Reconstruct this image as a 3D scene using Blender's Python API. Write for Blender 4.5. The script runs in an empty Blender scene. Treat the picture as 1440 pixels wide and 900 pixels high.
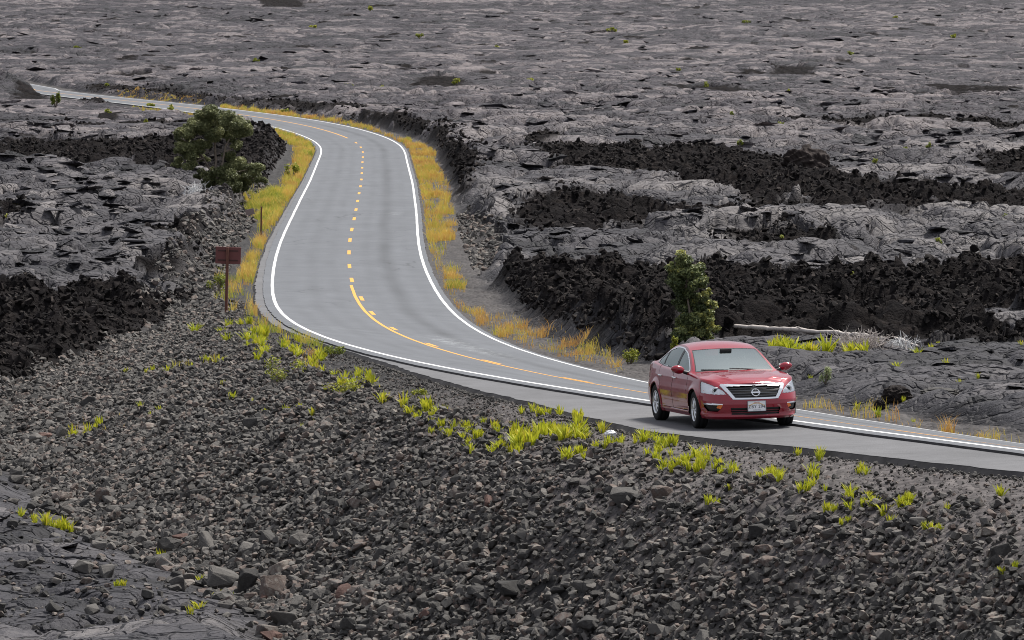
import bpy, bmesh, math, random
import numpy as np
from mathutils import Vector, Matrix, Euler
PI = math.pi
rng = np.random.default_rng(7)
random.seed(7)
sc = bpy.context.scene
COL = sc.collection
R_ = math.radians

# ------------------------------------------------------------------ helpers
def tag(o, label=None, cat=None, group=None, kind=None):
    if label: o['label'] = label
    if cat: o['category'] = cat
    if group: o['group'] = group
    if kind: o['kind'] = kind
    return o

def empty(name, loc=(0, 0, 0), rot=(0, 0, 0)):
    o = bpy.data.objects.new(name, None)
    o.empty_display_size = .2
    COL.objects.link(o)
    o.location = loc
    o.rotation_euler = rot
    return o

def mesh_np(name, V, F, smooth=True, attrs=None):
    """V (n,3) floats, F (m,3) or (m,4) ints or a list of such arrays -> mesh datablock"""
    V = np.asarray(V, np.float32)
    Fs = F if isinstance(F, list) else [F]
    Fs = [np.asarray(f, np.int32) for f in Fs if len(f)]
    me = bpy.data.meshes.new(name)
    me.vertices.add(len(V))
    me.vertices.foreach_set('co', V.ravel())
    lv = np.concatenate([f.ravel() for f in Fs]) if Fs else np.zeros(0, np.int32)
    tot = np.concatenate([np.full(len(f), f.shape[1], np.int32) for f in Fs]) if Fs else np.zeros(0, np.int32)
    st = np.r_[0, np.cumsum(tot)[:-1]].astype(np.int32) if len(tot) else tot
    me.loops.add(len(lv))
    me.loops.foreach_set('vertex_index', lv)
    me.polygons.add(len(tot))
    me.polygons.foreach_set('loop_start', st)
    me.polygons.foreach_set('loop_total', tot)
    me.update(calc_edges=True)
    me.polygons.foreach_set('use_smooth', np.full(len(tot), smooth, bool))
    for k, a in (attrs or {}).items():
        a = np.asarray(a, np.float32)
        if a.ndim == 1:
            at_ = me.attributes.new(k, 'FLOAT', 'POINT')
            at_.data.foreach_set('value', a)
        else:
            at_ = me.attributes.new(k, 'FLOAT_COLOR', 'POINT')
            at_.data.foreach_set('color', np.c_[a, np.ones(len(a))].astype(np.float32).ravel())
    return me

def obj(name, me, mat=None, parent=None):
    o = bpy.data.objects.new(name, me)
    COL.objects.link(o)
    if mat is not None:
        if len(me.materials) == 0: me.materials.append(mat)
    if parent is not None: o.parent = parent
    return o

def box_np(c, s):
    x, y, z = np.array(s) / 2.
    v = np.array([(-x, -y, -z), (x, -y, -z), (x, y, -z), (-x, y, -z), (-x, -y, z), (x, -y, z), (x, y, z), (-x, y, z)]) + np.array(c)
    f = np.array([(0, 3, 2, 1), (4, 5, 6, 7), (0, 1, 5, 4), (1, 2, 6, 5), (2, 3, 7, 6), (3, 0, 4, 7)])
    return v, f

class MB:
    """collects shapes into one mesh"""
    def __init__(self): self.V = []; self.F3 = []; self.F4 = []; self.n = 0; self.A = []
    def add(self, v, f, a=None):
        v = np.asarray(v, float).reshape(-1, 3); f = np.asarray(f, int)
        (self.F3 if f.shape[1] == 3 else self.F4).append(f + self.n)
        self.V.append(v); self.n += len(v)
        if a is not None: self.A.append(np.broadcast_to(a, (len(v),) + np.shape(a)[np.ndim(a):] if np.ndim(a) == 0 else (len(v), len(a))) if np.ndim(a) <= 1 and np.shape(a) != (len(v),) else np.asarray(a))
        return self
    def box(self, c, s, rz=0, bevel=0):
        if bevel:
            bm = bmesh.new()
            bmesh.ops.create_cube(bm, size=1)
            bmesh.ops.scale(bm, vec=s, verts=bm.verts)
            bmesh.ops.bevel(bm, geom=list(bm.edges), offset=bevel, segments=2, profile=.5, affect='EDGES')
            bmesh.ops.triangulate(bm, faces=bm.faces)
            v = np.array([x.co for x in bm.verts]) ; f = np.array([[q.index for q in p.verts] for p in bm.faces])
            bm.free()
            if rz: v = v @ np.array(Matrix.Rotation(rz, 3, 'Z')).T
            return self.add(v + np.array(c), f)
        v, f = box_np((0, 0, 0), s)
        if rz: v = v @ np.array(Matrix.Rotation(rz, 3, 'Z')).T
        return self.add(v + np.array(c), f)
    def tube(self, pts, rad, n=8, caps=True, a=None):
        pts = np.asarray(pts, float); m = len(pts)
        rad = np.broadcast_to(rad, (m,))
        T = np.gradient(pts, axis=0); T /= np.linalg.norm(T, axis=1)[:, None] + 1e-9
        ref = np.array([0, 0, 1.]) if abs(T[0][2]) < .9 else np.array([1., 0, 0])
        ring = []
        u = np.cross(T[0], ref); u /= np.linalg.norm(u)
        for i in range(m):
            u = u - T[i] * (u @ T[i]); u /= np.linalg.norm(u) + 1e-9
            w = np.cross(T[i], u)
            th = np.linspace(0, 2 * PI, n, endpoint=False)
            ring.append(pts[i] + rad[i] * (np.cos(th)[:, None] * u + np.sin(th)[:, None] * w))
        V = np.concatenate(ring)
        i = np.arange(m - 1)[:, None] * n; j = np.arange(n)[None]; j2 = (j + 1) % n
        F = np.stack([i + j, i + j2, i + n + j2, i + n + j], -1).reshape(-1, 4)
        self.add(V, F, a)
        if caps:
            for k in (0, m - 1):
                c = pts[k]; v = np.r_[ring[k], [c]]
                f = np.array([(n, (q + 1) % n, q) if k == 0 else (n, q, (q + 1) % n) for q in range(n)])
                self.add(v, f, a)
        return self
    def mesh(self, name, smooth=False, attr=None):
        V = np.concatenate(self.V)
        fs = []
        if self.F3: fs.append(np.concatenate(self.F3))
        if self.F4: fs.append(np.concatenate(self.F4))
        at_ = {attr: np.concatenate(self.A)} if attr and self.A else None
        return mesh_np(name, V, fs, smooth, at_)
    def build(self, name, mat, parent=None, smooth=False, attr=None):
        return obj(name, self.mesh(name, smooth, attr), mat, parent)

# ------------------------------------------------------------------ noise
def hsh(ix, iy, seed):
    h = (ix.astype(np.int64) * 374761393 + iy.astype(np.int64) * 668265263 + seed * 1442695041) & 0xffffffff
    h = ((h ^ (h >> 13)) * 1274126177) & 0xffffffff
    h = ((h ^ (h >> 15)) * 2246822519) & 0xffffffff
    return (h ^ (h >> 16)).astype(np.uint32)

def h01(ix, iy, seed): return hsh(ix, iy, seed).astype(np.float32) / np.float32(4294967295.)

def gn(x, y, seed=0):
    """gradient noise, about -1..1"""
    ix = np.floor(x); iy = np.floor(y)
    fx = (x - ix).astype(np.float32); fy = (y - iy).astype(np.float32)
    ix = ix.astype(np.int64); iy = iy.astype(np.int64)
    u = fx * fx * fx * (fx * (fx * 6 - 15) + 10); v = fy * fy * fy * (fy * (fy * 6 - 15) + 10)
    def g(dx, dy):
        a = h01(ix + dx, iy + dy, seed) * np.float32(2 * PI)
        return np.cos(a) * (fx - dx) + np.sin(a) * (fy - dy)
    a = g(0, 0); b = g(1, 0); c = g(0, 1); d = g(1, 1)
    return ((a + (b - a) * u) * (1 - v) + (c + (d - c) * u) * v) * np.float32(1.5)

def fbm(x, y, seed=0, o=4, gain=.5):
    s = 0; a = 1.
    for i in range(o):
        s = s + a * gn(x * 2. ** i + 17.3 * i, y * 2. ** i - 9.1 * i, seed + i); a *= gain
    return s

def ridged(x, y, seed=0, o=4, gain=.55):
    s = 0; a = 1.
    for i in range(o):
        s = s + a * (1 - 2 * np.abs(gn(x * 2. ** i + 7.7 * i, y * 2. ** i + 3.1 * i, seed + i))); a *= gain
    return s

def worley(x, y, seed=0):
    ix = np.floor(x).astype(np.int64); iy = np.floor(y).astype(np.int64)
    x = x.astype(np.float32); y = y.astype(np.float32)
    f1 = np.full(x.shape, 9., np.float32); f2 = f1.copy()
    bx = np.zeros_like(f1); by = bx.copy(); idn = bx.copy()
    for dx in (-1, 0, 1):
        for dy in (-1, 0, 1):
            cx = ix + dx; cy = iy + dy
            h = hsh(cx, cy, seed)
            px = cx + (h & 0xffff).astype(np.float32) / 65535.; py = cy + (h >> 16).astype(np.float32) / 65535.
            ex = (x - px).astype(np.float32); ey = (y - py).astype(np.float32)
            d = ex * ex + ey * ey
            m = d < f1
            f2 = np.where(m, f1, np.minimum(f2, d))
            f1 = np.where(m, d, f1)
            bx = np.where(m, ex, bx); by = np.where(m, ey, by)
            idn = np.where(m, ((h >> 7) & 0xffff).astype(np.float32) / 65535., idn)
    return np.sqrt(f1), np.sqrt(f2), idn, bx, by

def sst(a, b, x):
    t = np.clip((x - a) / (b - a), 0, 1)
    return t * t * (3 - 2 * t)

# ------------------------------------------------------------------ camera constants (pixels of the 1440 x 900 photograph)
FPX = 6600.; YHOR = -200.; CX, CY = 720., 450.
PITCH = math.atan((CY - YHOR) / FPX)
cP, sP = math.cos(PITCH), math.sin(PITCH)
def proj(X, Y, Z):
    d = Y * cP - Z * sP; u = Y * sP + Z * cP
    return CX + FPX * X / d, CY - FPX * u / d
def ray(x, y):
    a = (x - CX) / FPX; b = (CY - y) / FPX
    dy = cP + b * sP; dz = -sP + b * cP
    return a / dy, dz / dy          # X and Z per metre of Y

# ------------------------------------------------------------------ the road: plan, elevation and bank of its centre line
KN = np.array([(12.808,77.028,-10.304,0.1653),
(6.904,93.903,-11.388,0.1389),(1.181,113.764,-12.679,0.1261),(-2.053,133.622,-14.037,0.1111),
(-3.924,151.984,-15.332,0.0971),(-5.357,169.463,-16.389,0.0602),(-6.381,187.117,-17.111,0.0269),
(-7.181,205.110,-17.679,0.0117),(-7.759,223.263,-18.120,0.0081),(-8.142,241.305,-18.574,0.0104),
(-8.582,259.116,-19.126,0.0145),(-9.043,276.743,-19.740,0.0176),(-9.476,294.299,-20.368,0.0179),
(-10.003,311.867,-20.997,0.0145),(-10.532,329.484,-21.631,0.0087),(-11.070,347.155,-22.246,0.0026),
(-11.559,364.856,-22.822,-0.0032),(-12.353,382.540,-23.364,-0.0085),(-13.773,400.147,-23.891,-0.0134),
(-15.865,417.688,-24.380,-0.0148),(-18.497,435.162,-24.849,-0.0130),(-21.765,452.540,-25.345,-0.0108),
(-25.444,469.861,-25.845,-0.0054),(-29.429,487.124,-26.367,0.0021),(-33.588,504.356,-26.880,0.0078),
(-37.861,521.555,-27.409,0.0112),(-42.154,538.729,-27.982,0.0131),(-46.300,555.929,-28.592,0.0146),
(-50.174,573.201,-29.210,0.0163),(-53.816,590.534,-29.845,0.0180),(-57.327,607.903,-30.500,0.0193),
(-60.778,625.296,-31.160,0.0200),(-64.183,642.712,-31.810,0.0201),(-67.539,660.152,-32.447,0.0200)])
def bspl(K, M):
    n = len(K); t = np.linspace(0, n - 1, M); i = np.minimum(t.astype(int), n - 2); u = (t - i)[:, None]
    g = lambda k: K[np.clip(i + k, 0, n - 1)]
    return ((1 - u) ** 3 * g(-1) + (3 * u ** 3 - 6 * u * u + 4) * g(0) + (-3 * u ** 3 + 3 * u * u + 3 * u + 1) * g(1) + u ** 3 * g(2)) / 6
RC = bspl(KN, 1500)
# carry it on past both ends of what the photo shows
def extend(C, L, at_start, dz=0., n=40, curve=0.):
    p, q = (C[0], C[14]) if at_start else (C[-1], C[-15])
    d = (p - q)[:3]; d = d / np.linalg.norm(d[:2])
    s = np.linspace(L / n, L, n)[:, None]
    th = math.atan2(d[1], d[0]) + curve * s
    E = np.c_[p[0] + np.cumsum(np.cos(th) * L / n, 0), p[1] + np.cumsum(np.sin(th) * L / n, 0), p[2] + d[2] * s, np.full((n, 1), p[3])]
    return np.r_[E[::-1], C] if at_start else np.r_[C, E]
RC = extend(RC, 45., True)
RC = extend(RC, 500., False, n=100)
_d = np.r_[0, np.cumsum(np.linalg.norm(np.diff(RC[:, :3], axis=0), axis=1))]
_s0 = _d[40]                                       # arc length 0 = where the road enters the frame
RS = np.arange(-44., _d[-1] - _s0 - 1, .5)
RC = np.stack([np.interp(RS + _s0, _d, RC[:, i]) for i in range(4)], 1)
RT = np.gradient(RC[:, :2], axis=0); RT /= np.linalg.norm(RT, axis=1)[:, None]
RN = np.stack([RT[:, 1], -RT[:, 0]], 1)            # to the right, looking away from the camera
def z_far(Y):
    return np.interp(Y, [660, 720, 800, 900, 1100, 1400, 1800, 3000, 9000], [0, -1.9, -4.0, -6.0, -8.6, -11.8, -15.5, -24, -60])
_zf = np.interp(655., RC[:, 1], RC[:, 2])
RC[:, 2] = np.where(RC[:, 1] > 655, _zf + z_far(RC[:, 1]), RC[:, 2])
HW = 3.25                                          # centre line to edge line
LIP = 3.62                                         # edge of the upper asphalt layer
RLIP = 3.52
def shoulder_w(S):                                 # paved width beyond the lip, left side
    return np.interp(S, [-44, -8, -3.8, -.8, 2, 4.8, 7, 10.2, 13, 16.5, 20, 23.8, 28.5, 38, 47, 60, 72, 92, 130, 190, 270, 420], [1.3, 1.35, 1.5, 1.88, 2.02, 2.22, 2.6, 2.8, 2.5, 2.08, 1.7, 1.4, 1.05, .36, .06, .1, .3, .34, .26, .16, .08, .03])
def road_sd(X, Y):
    """arc length S and signed offset d (right positive) of plan points"""
    X = np.asarray(X, float); Y = np.asarray(Y, float)
    Yr = RC[:, 1]
    S = np.interp(Y, Yr, RS)
    for _ in range(4):
        cx = np.interp(S, RS, RC[:, 0]); cy = np.interp(S, RS, RC[:, 1])
        tx = np.interp(S, RS, RT[:, 0]); ty = np.interp(S, RS, RT[:, 1])
        S = np.clip(S + np.clip((X - cx) * tx + (Y - cy) * ty, -40, 40) * .9, RS[0], RS[-1])
    cx = np.interp(S, RS, RC[:, 0]); cy = np.interp(S, RS, RC[:, 1])
    tx = np.interp(S, RS, RT[:, 0]); ty = np.interp(S, RS, RT[:, 1])
    d = (X - cx) * ty - (Y - cy) * tx
    return S, d
def lip_drop(S): return np.interp(S, [-44, 45, 70, 100], [.045, .045, .04, .03])
def road_z(S, d):
    """height of the pavement"""
    z = np.interp(S, RS, RC[:, 2]); b = np.interp(S, RS, RC[:, 3])
    zl = z + b * 3.12 - lip_drop(S)                    # the outer half metre of the lane is level
    return np.where(d >= -LIP, z - b * np.clip(d, -3.12, RLIP), zl)
def at_road(S, d):
    cx = np.interp(S, RS, RC[:, 0]); cy = np.interp(S, RS, RC[:, 1])
    nx = np.interp(S, RS, RN[:, 0]); ny = np.interp(S, RS, RN[:, 1])
    return cx + nx * d, cy + ny * d

# ------------------------------------------------------------------ ground without its roughness
def z_left(Y):
    return np.interp(Y, [-60, 0, 70, 85, 100, 113, 140, 185, 240, 300, 350, 420], [-2.2, -2.7, -14.4, -14.7, -15.0, -15.35, -15.95, -17.1, -18.9, -20.6, -22.3, -24.5])
def toe(S): return np.interp(S, [-44, 0, 16, 36, 60, 75, 90, 110, 150], [8, 7, 6.4, 9, 9.5, 6, 3.2, 2.6, 2.6])
def base(X, Y, full=False):
    S, d = road_sd(X, Y)
    far = Y > 655
    zr = np.interp(S, RS, RC[:, 2]); b = np.interp(S, RS, RC[:, 3])
    zY = np.interp(Y, RC[:, 1], RC[:, 2])                # road height at this depth
    zY = np.where(Y > 655, np.interp(655., RC[:, 1], RC[:, 2]) + z_far(np.maximum(Y, 660)), zY)
    zY = np.where(Y < 70, np.minimum(np.interp(np.maximum(Y, 60), RC[:, 1], RC[:, 2]), 60), zY)
    wl = LIP + shoulder_w(S)
    # right: verge, then the flows lie a little above it
    er = d - RLIP
    zedge_r = zr - b * RLIP
    zri = np.where(Y < 74, zY - .45, zY - .45 + .25 * sst(120, 200, Y))
    z_r = zedge_r - .12 - .04 * sst(0, .5, er) + (zri - zedge_r + .16) * sst(.8, 6.0, er)
    # left: bank down to the lower flows
    el = -d - wl
    zl = np.minimum(z_left(Y), np.where(Y > 300, zY, 99)); zl = np.where(Y > 420, zY - .1, zl)
    zedge_l = road_z(S, -wl)
    u = np.clip((el - .12) / (toe(S) - .12), 0, 1)
    f = np.where(u < 1, .35 * u + .65 * sst(.15, 1.05, u), 1); f = f / .9999
    dr = .035 + .045 * (1 - sst(5, 14, S)) + .035 * gn(S * .45, S * 0 + 2.5, 93) + .02 * gn(S * 1.9, S * 0 + 1.5, 94)
    dr = .12 + (dr - .12) * sst(.02, .4, el)
    z_l = zedge_l - dr + (zl - zedge_l + dr) * np.clip(f, 0, 1)
    z = np.where(d > RLIP, z_r, np.where(d < -wl, z_l, road_z(S, d) - .12))
    if full: return z, S, d, er, el, u
    return z

_YS = np.concatenate([np.geomspace(74, 1900, 2600)])
def at(x, y, Y=None):
    """point of the bare ground seen at pixel x, y of the photograph"""
    ax, az = ray(x, y)
    if Y is not None: return np.array([ax * Y, Y, az * Y])
    g = base(ax * _YS, _YS)
    m = az * _YS - g < 0
    i = int(np.argmax(m)) if m.any() else len(_YS) - 1
    i = max(i, 1)
    a = az * _YS[i - 1] - g[i - 1]; bb = az * _YS[i] - g[i]
    t = a / (a - bb) if a != bb else 0
    Yv = _YS[i - 1] + (_YS[i] - _YS[i - 1]) * t
    return np.array([ax * Yv, Yv, az * Yv])

def poly_world(pts):
    return np.array([at(x, y)[:2] for x, y in pts])
def densify(pts, step=12.):
    out = []
    for (a, b) in zip(pts, pts[1:] + pts[:1]):
        n = max(1, int(math.hypot(b[0] - a[0], b[1] - a[1]) / step))
        for k in range(n): out.append((a[0] + (b[0] - a[0]) * k / n, a[1] + (b[1] - a[1]) * k / n))
    return out
def inside(P, X, Y):
    r = np.zeros(X.shape, bool)
    x0, y0 = P.min(0); x1, y1 = P.max(0)
    m = np.nonzero((X >= x0) & (X <= x1) & (Y >= y0) & (Y <= y1))
    x, y = X[m], Y[m]; c = np.zeros(x.shape, bool)
    for (ax, ay), (bx, by) in zip(P, np.roll(P, -1, 0)):
        if ay == by: continue
        c ^= ((ay > y) != (by > y)) & (x < (bx - ax) * (y - ay) / (by - ay) + ax)
    r[m] = c
    return r
# ------------------------------------------------------------------ materials
def new_mat(name):
    m = bpy.data.materials.new(name); m.use_nodes = True
    nt = m.node_tree
    b = nt.nodes['Principled BSDF']
    return m, nt, b
def N(nt, typ, **kw):
    n = nt.nodes.new(typ)
    for k, v in kw.items():
        if k in ('operation', 'blend_type', 'data_type', 'feature', 'noise_dimensions', 'attribute_name', 'wave_type', 'bands_direction', 'distance', 'interpolation', 'use_clamp', 'voronoi_dimensions', 'noise_type'): setattr(n, k, v)
        else: n.inputs[k.replace('_', ' ')].default_value = v
    return n
def ramp(nt, fac, stops, interp='LINEAR'):
    r = nt.nodes.new('ShaderNodeValToRGB'); e = r.color_ramp.elements
    r.color_ramp.interpolation = interp
    while len(e) < len(stops): e.new(.5)
    for q, (p, c) in zip(e, stops):
        q.position = p; q.color = (*c, 1) if len(c) == 3 else c
    nt.links.new(fac, r.inputs[0])
    return r.outputs[0]
def grey(v): return (v, v, v)
def mixc(nt, fac, a, b, bt='MIX'):
    m = nt.nodes.new('ShaderNodeMix'); m.data_type = 'RGBA'; m.blend_type = bt
    if hasattr(fac, 'links'): nt.links.new(fac, m.inputs[0])
    else: m.inputs[0].default_value = fac
    for k, v in ((6, a), (7, b)):
        if hasattr(v, 'links'): nt.links.new(v, m.inputs[k])
        else: m.inputs[k].default_value = (*v, 1)
    return m.outputs[2]
def math_(nt, op, a, b=None):
    m = nt.nodes.new('ShaderNodeMath'); m.operation = op
    for k, v in ((0, a), (1, b)):
        if v is None: continue
        if hasattr(v, 'links'): nt.links.new(v, m.inputs[k])
        else: m.inputs[k].default_value = v
    return m.outputs[0]
def mapr(nt, v, a, b, c=0., d=1.):
    m = nt.nodes.new('ShaderNodeMapRange'); nt.links.new(v, m.inputs[0])
    for k, q in zip((1, 2, 3, 4), (a, b, c, d)): m.inputs[k].default_value = q
    return m.outputs[0]
def noise(nt, vec, scale, detail=4., rough=.55, dist=0.):
    n = nt.nodes.new('ShaderNodeTexNoise'); nt.links.new(vec, n.inputs['Vector'])
    n.inputs['Scale'].default_value = scale; n.inputs['Detail'].default_value = detail
    n.inputs['Roughness'].default_value = rough; n.inputs['Distortion'].default_value = dist
    return n.outputs['Fac']
def attr(nt, name, col=False):
    a = nt.nodes.new('ShaderNodeAttribute'); a.attribute_name = name
    return a.outputs['Color' if col else 'Fac']
def geopos(nt): return nt.nodes.new('ShaderNodeNewGeometry').outputs['Position']
def bump(nt, b, h, strength, dist):
    n = nt.nodes.new('ShaderNodeBump'); n.inputs['Strength'].default_value = strength; n.inputs['Distance'].default_value = dist
    nt.links.new(h, n.inputs['Height']); nt.links.new(n.outputs[0], b.inputs['Normal'])
def simple(name, col, rough=.6, spec=.5, metal=0., var=.0, scale=6.):
    m, nt, b = new_mat(name)
    b.inputs['Roughness'].default_value = rough; b.inputs['Metallic'].default_value = metal
    b.inputs['Specular IOR Level'].default_value = spec
    if var:
        tc = nt.nodes.new('ShaderNodeTexCoord').outputs['Object']
        f = noise(nt, tc, scale)
        nt.links.new(ramp(nt, f, [(.25, tuple(c * (1 - var) for c in col)), (.75, tuple(min(1, c * (1 + var)) for c in col))]), b.inputs['Base Color'])
    else: b.inputs['Base Color'].default_value = (*col, 1)
    return m

def mat_ground():
    m, nt, b = new_mat('lava_ground')
    P = geopos(nt)
    # stretch the flow texture a little
    n1 = noise(nt, P, .035, 4, .6, 1.0); n2 = noise(nt, P, .25, 5, .62, .8); n3 = noise(nt, P, 2.2, 5, .65, .6)
    n0 = noise(nt, P, .0085, 3, .55, .8)
    s = math_(nt, 'ADD', math_(nt, 'ADD', math_(nt, 'MULTIPLY', n0, .26), math_(nt, 'MULTIPLY', n1, .22)), math_(nt, 'ADD', math_(nt, 'MULTIPLY', n2, .34), math_(nt, 'MULTIPLY', n3, .18)))
    cell = attr(nt, 'cell')
    s = math_(nt, 'ADD', s, math_(nt, 'MULTIPLY', math_(nt, 'SUBTRACT', cell, .5), .26))
    pa_near = ramp(nt, s, [(.37, (.014, .0136, .0162)), (.45, (.033, .0317, .0375)), (.545, (.064, .0605, .0665)), (.65, (.155, .144, .143))])
    pa_far = ramp(nt, s, [(.38, (.010, .0094, .0125)), (.46, (.024, .0218, .0275)), (.535, (.050, .0440, .052)), (.63, (.17, .148, .150))])
    far = attr(nt, 'far')
    pa = mixc(nt, far, pa_near, pa_far)
    a1 = noise(nt, P, 1.4, 6, .7)
    aa = ramp(nt, a1, [(.3, (.008, .0072, .0076)), (.5, (.016, .0142, .0146)), (.66, (.028, .0235, .022)), (.8, (.052, .043, .039))])
    vo = N(nt, 'ShaderNodeTexVoronoi', Scale=7.); nt.links.new(P, vo.inputs['Vector'])
    g1 = noise(nt, P, .8, 4, .6)
    gv = math_(nt, 'ADD', math_(nt, 'MULTIPLY', vo.outputs['Color'], .5), math_(nt, 'MULTIPLY', g1, .5))
    gr = ramp(nt, gv, [(.2, (.009, .0083, .0083)), (.5, (.019, .0172, .017)), (.8, (.040, .0355, .0345))])  # very dark: shade of the gaps between stones is put into the colour
    gr = mixc(nt, attr(nt, 'dust'), gr, ramp(nt, gv, [(.2, (.040, .0355, .0345)), (.5, (.074, .065, .0635)), (.8, (.125, .111, .107))]))
    kaa = attr(nt, 'aa'); kg = attr(nt, 'gravel')
    c = mixc(nt, kaa, pa, aa); c = mixc(nt, kg, c, gr)
    nt.links.new(c, b.inputs['Base Color'])
    b.inputs['Roughness'].default_value = .72
    nt.links.new(mapr(nt, kaa, 0, 1, .22, .02), b.inputs['Specular IOR Level'])
    # relief finer than the mesh
    dw = nt.nodes.new('ShaderNodeVectorMath'); dw.operation = 'ADD'
    nz_ = nt.nodes.new('ShaderNodeTexNoise'); nz_.inputs['Scale'].default_value = .9; nz_.inputs['Detail'].default_value = 3
    nt.links.new(P, nz_.inputs['Vector'])
    sc_ = nt.nodes.new('ShaderNodeVectorMath'); sc_.operation = 'SCALE'; sc_.inputs['Scale'].default_value = 1.6
    nt.links.new(nz_.outputs['Color'], sc_.inputs[0]); nt.links.new(P, dw.inputs[0]); nt.links.new(sc_.outputs[0], dw.inputs[1])
    def crack(scale, w):
        v = nt.nodes.new('ShaderNodeTexVoronoi'); v.feature = 'DISTANCE_TO_EDGE'; v.inputs['Scale'].default_value = scale
        nt.links.new(dw.outputs[0], v.inputs['Vector'])
        return mapr(nt, v.outputs['Distance'], 0, w)
    f1_ = noise(nt, P, .9, 5, .6); f = noise(nt, P, 5., 5, .65)
    hp = math_(nt, 'ADD', math_(nt, 'MULTIPLY', crack(.5, .05), .22), math_(nt, 'MULTIPLY', crack(1.5, .07), .08))
    hp = math_(nt, 'ADD', hp, math_(nt, 'ADD', math_(nt, 'MULTIPLY', f1_, .26), math_(nt, 'MULTIPLY', f, .10)))
    ha_ = math_(nt, 'ADD', math_(nt, 'MULTIPLY', noise(nt, P, 2.2, 6, .7), .5), math_(nt, 'MULTIPLY', vo.outputs['Distance'], -.05))
    hg_ = math_(nt, 'ADD', math_(nt, 'MULTIPLY', vo.outputs['Distance'], -.045), math_(nt, 'MULTIPLY', f, .03))
    def mixf(k, a, b_):
        q = nt.nodes.new('ShaderNodeMix'); nt.links.new(k, q.inputs[0]); nt.links.new(a, q.inputs[2]); nt.links.new(b_, q.inputs[3]); return q.outputs[0]
    bump(nt, b, mixf(kg, mixf(kaa, hp, ha_), hg_), 1., 1.)
    return m

# ------------------------------------------------------------------ where the rough black flows and the rubble lie (outlines on the ground)
AA_PX = [
 [(742,238),(800,224),(870,228),(960,234),(1030,240),(1100,250),(1160,268),(1230,282),(1330,292),(1450,296),(1560,300),(1560,345),(1450,344),(1350,341),(1200,339),(1100,336),(1010,343),(940,346),(850,351),(760,354),(715,337),(735,312),(780,304),(840,302),(960,318),(1035,324),(1046,312),(1000,293),(930,272),(850,265),(790,260)],
 [(668,410),(720,400),(800,416),(900,412),(1000,404),(1060,416),(1150,411),(1250,406),(1300,411),(1400,396),(1560,398),(1560,519),(1440,516),(1290,509),(1180,506),(1060,508),(985,503),(930,516),(880,514),(850,492),(780,474),(720,446),(684,424)],
 [(603,204),(640,222),(660,250),(668,282),(650,290),(628,274),(614,244)],
 [(1368,245),(1440,238),(1560,242),(1560,276),(1440,276),(1390,264)],
 [(1085,183),(1200,186),(1320,184),(1440,192),(1560,194),(1560,204),(1440,202),(1330,196),(1200,196),(1100,193)],
 [(-120,219),(0,217),(50,216),(100,222),(240,210),(330,206),(350,204),(412,199),(413,216),(396,266),(330,278),(260,265),(180,258),(100,253),(0,256),(-120,258)],
 [(30,175),(100,180),(170,182),(240,180),(236,194),(150,193),(90,192),(40,186)],
 [(20,137),(60,136),(72,145),(24,147)],
 [(108,139),(150,137),(174,146),(190,152),(112,149)],
 [(118,126),(200,131),(280,141),(360,149),(440,152),(520,162),(518,170),(440,164),(370,156),(320,150),(260,144),(200,138),(130,131)],
 [(-120,414),(0,413),(120,416),(290,416),(302,424),(262,446),(233,466),(153,496),(83,530),(0,550),(-120,570)],
 [(180,352),(250,350),(330,356),(326,372),(240,372),(190,366)],
 [(0,318),(40,322),(36,340),(0,342)],
 [(580,118),(620,112),(655,118),(655,131),(600,132)],
 [(930,124),(1000,128),(1060,132),(1052,140),(960,138)],
 [(1080,96),(1150,102),(1145,112),(1085,110)],
 [(1300,128),(1380,126),(1440,132),(1440,140),(1350,142),(1305,138)],
 [(360,-2),(420,0),(430,12),(370,12)],
 [(990,366),(1080,360),(1180,370),(1188,382),(1080,380),(1000,376)],
 [(730,216),(780,212),(790,220),(740,224)],
]
AA_W = [poly_world(densify(p)) for p in AA_PX]
GRAVEL_PX = [[(640,300),(672,312),(706,346),(716,372),(672,384),(656,398),(640,380),(632,340)],
             [(300,372),(345,360),(360,420),(420,462),(380,500),(300,450)]]
GR_W = [poly_world(densify(p)) for p in GRAVEL_PX]

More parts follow.
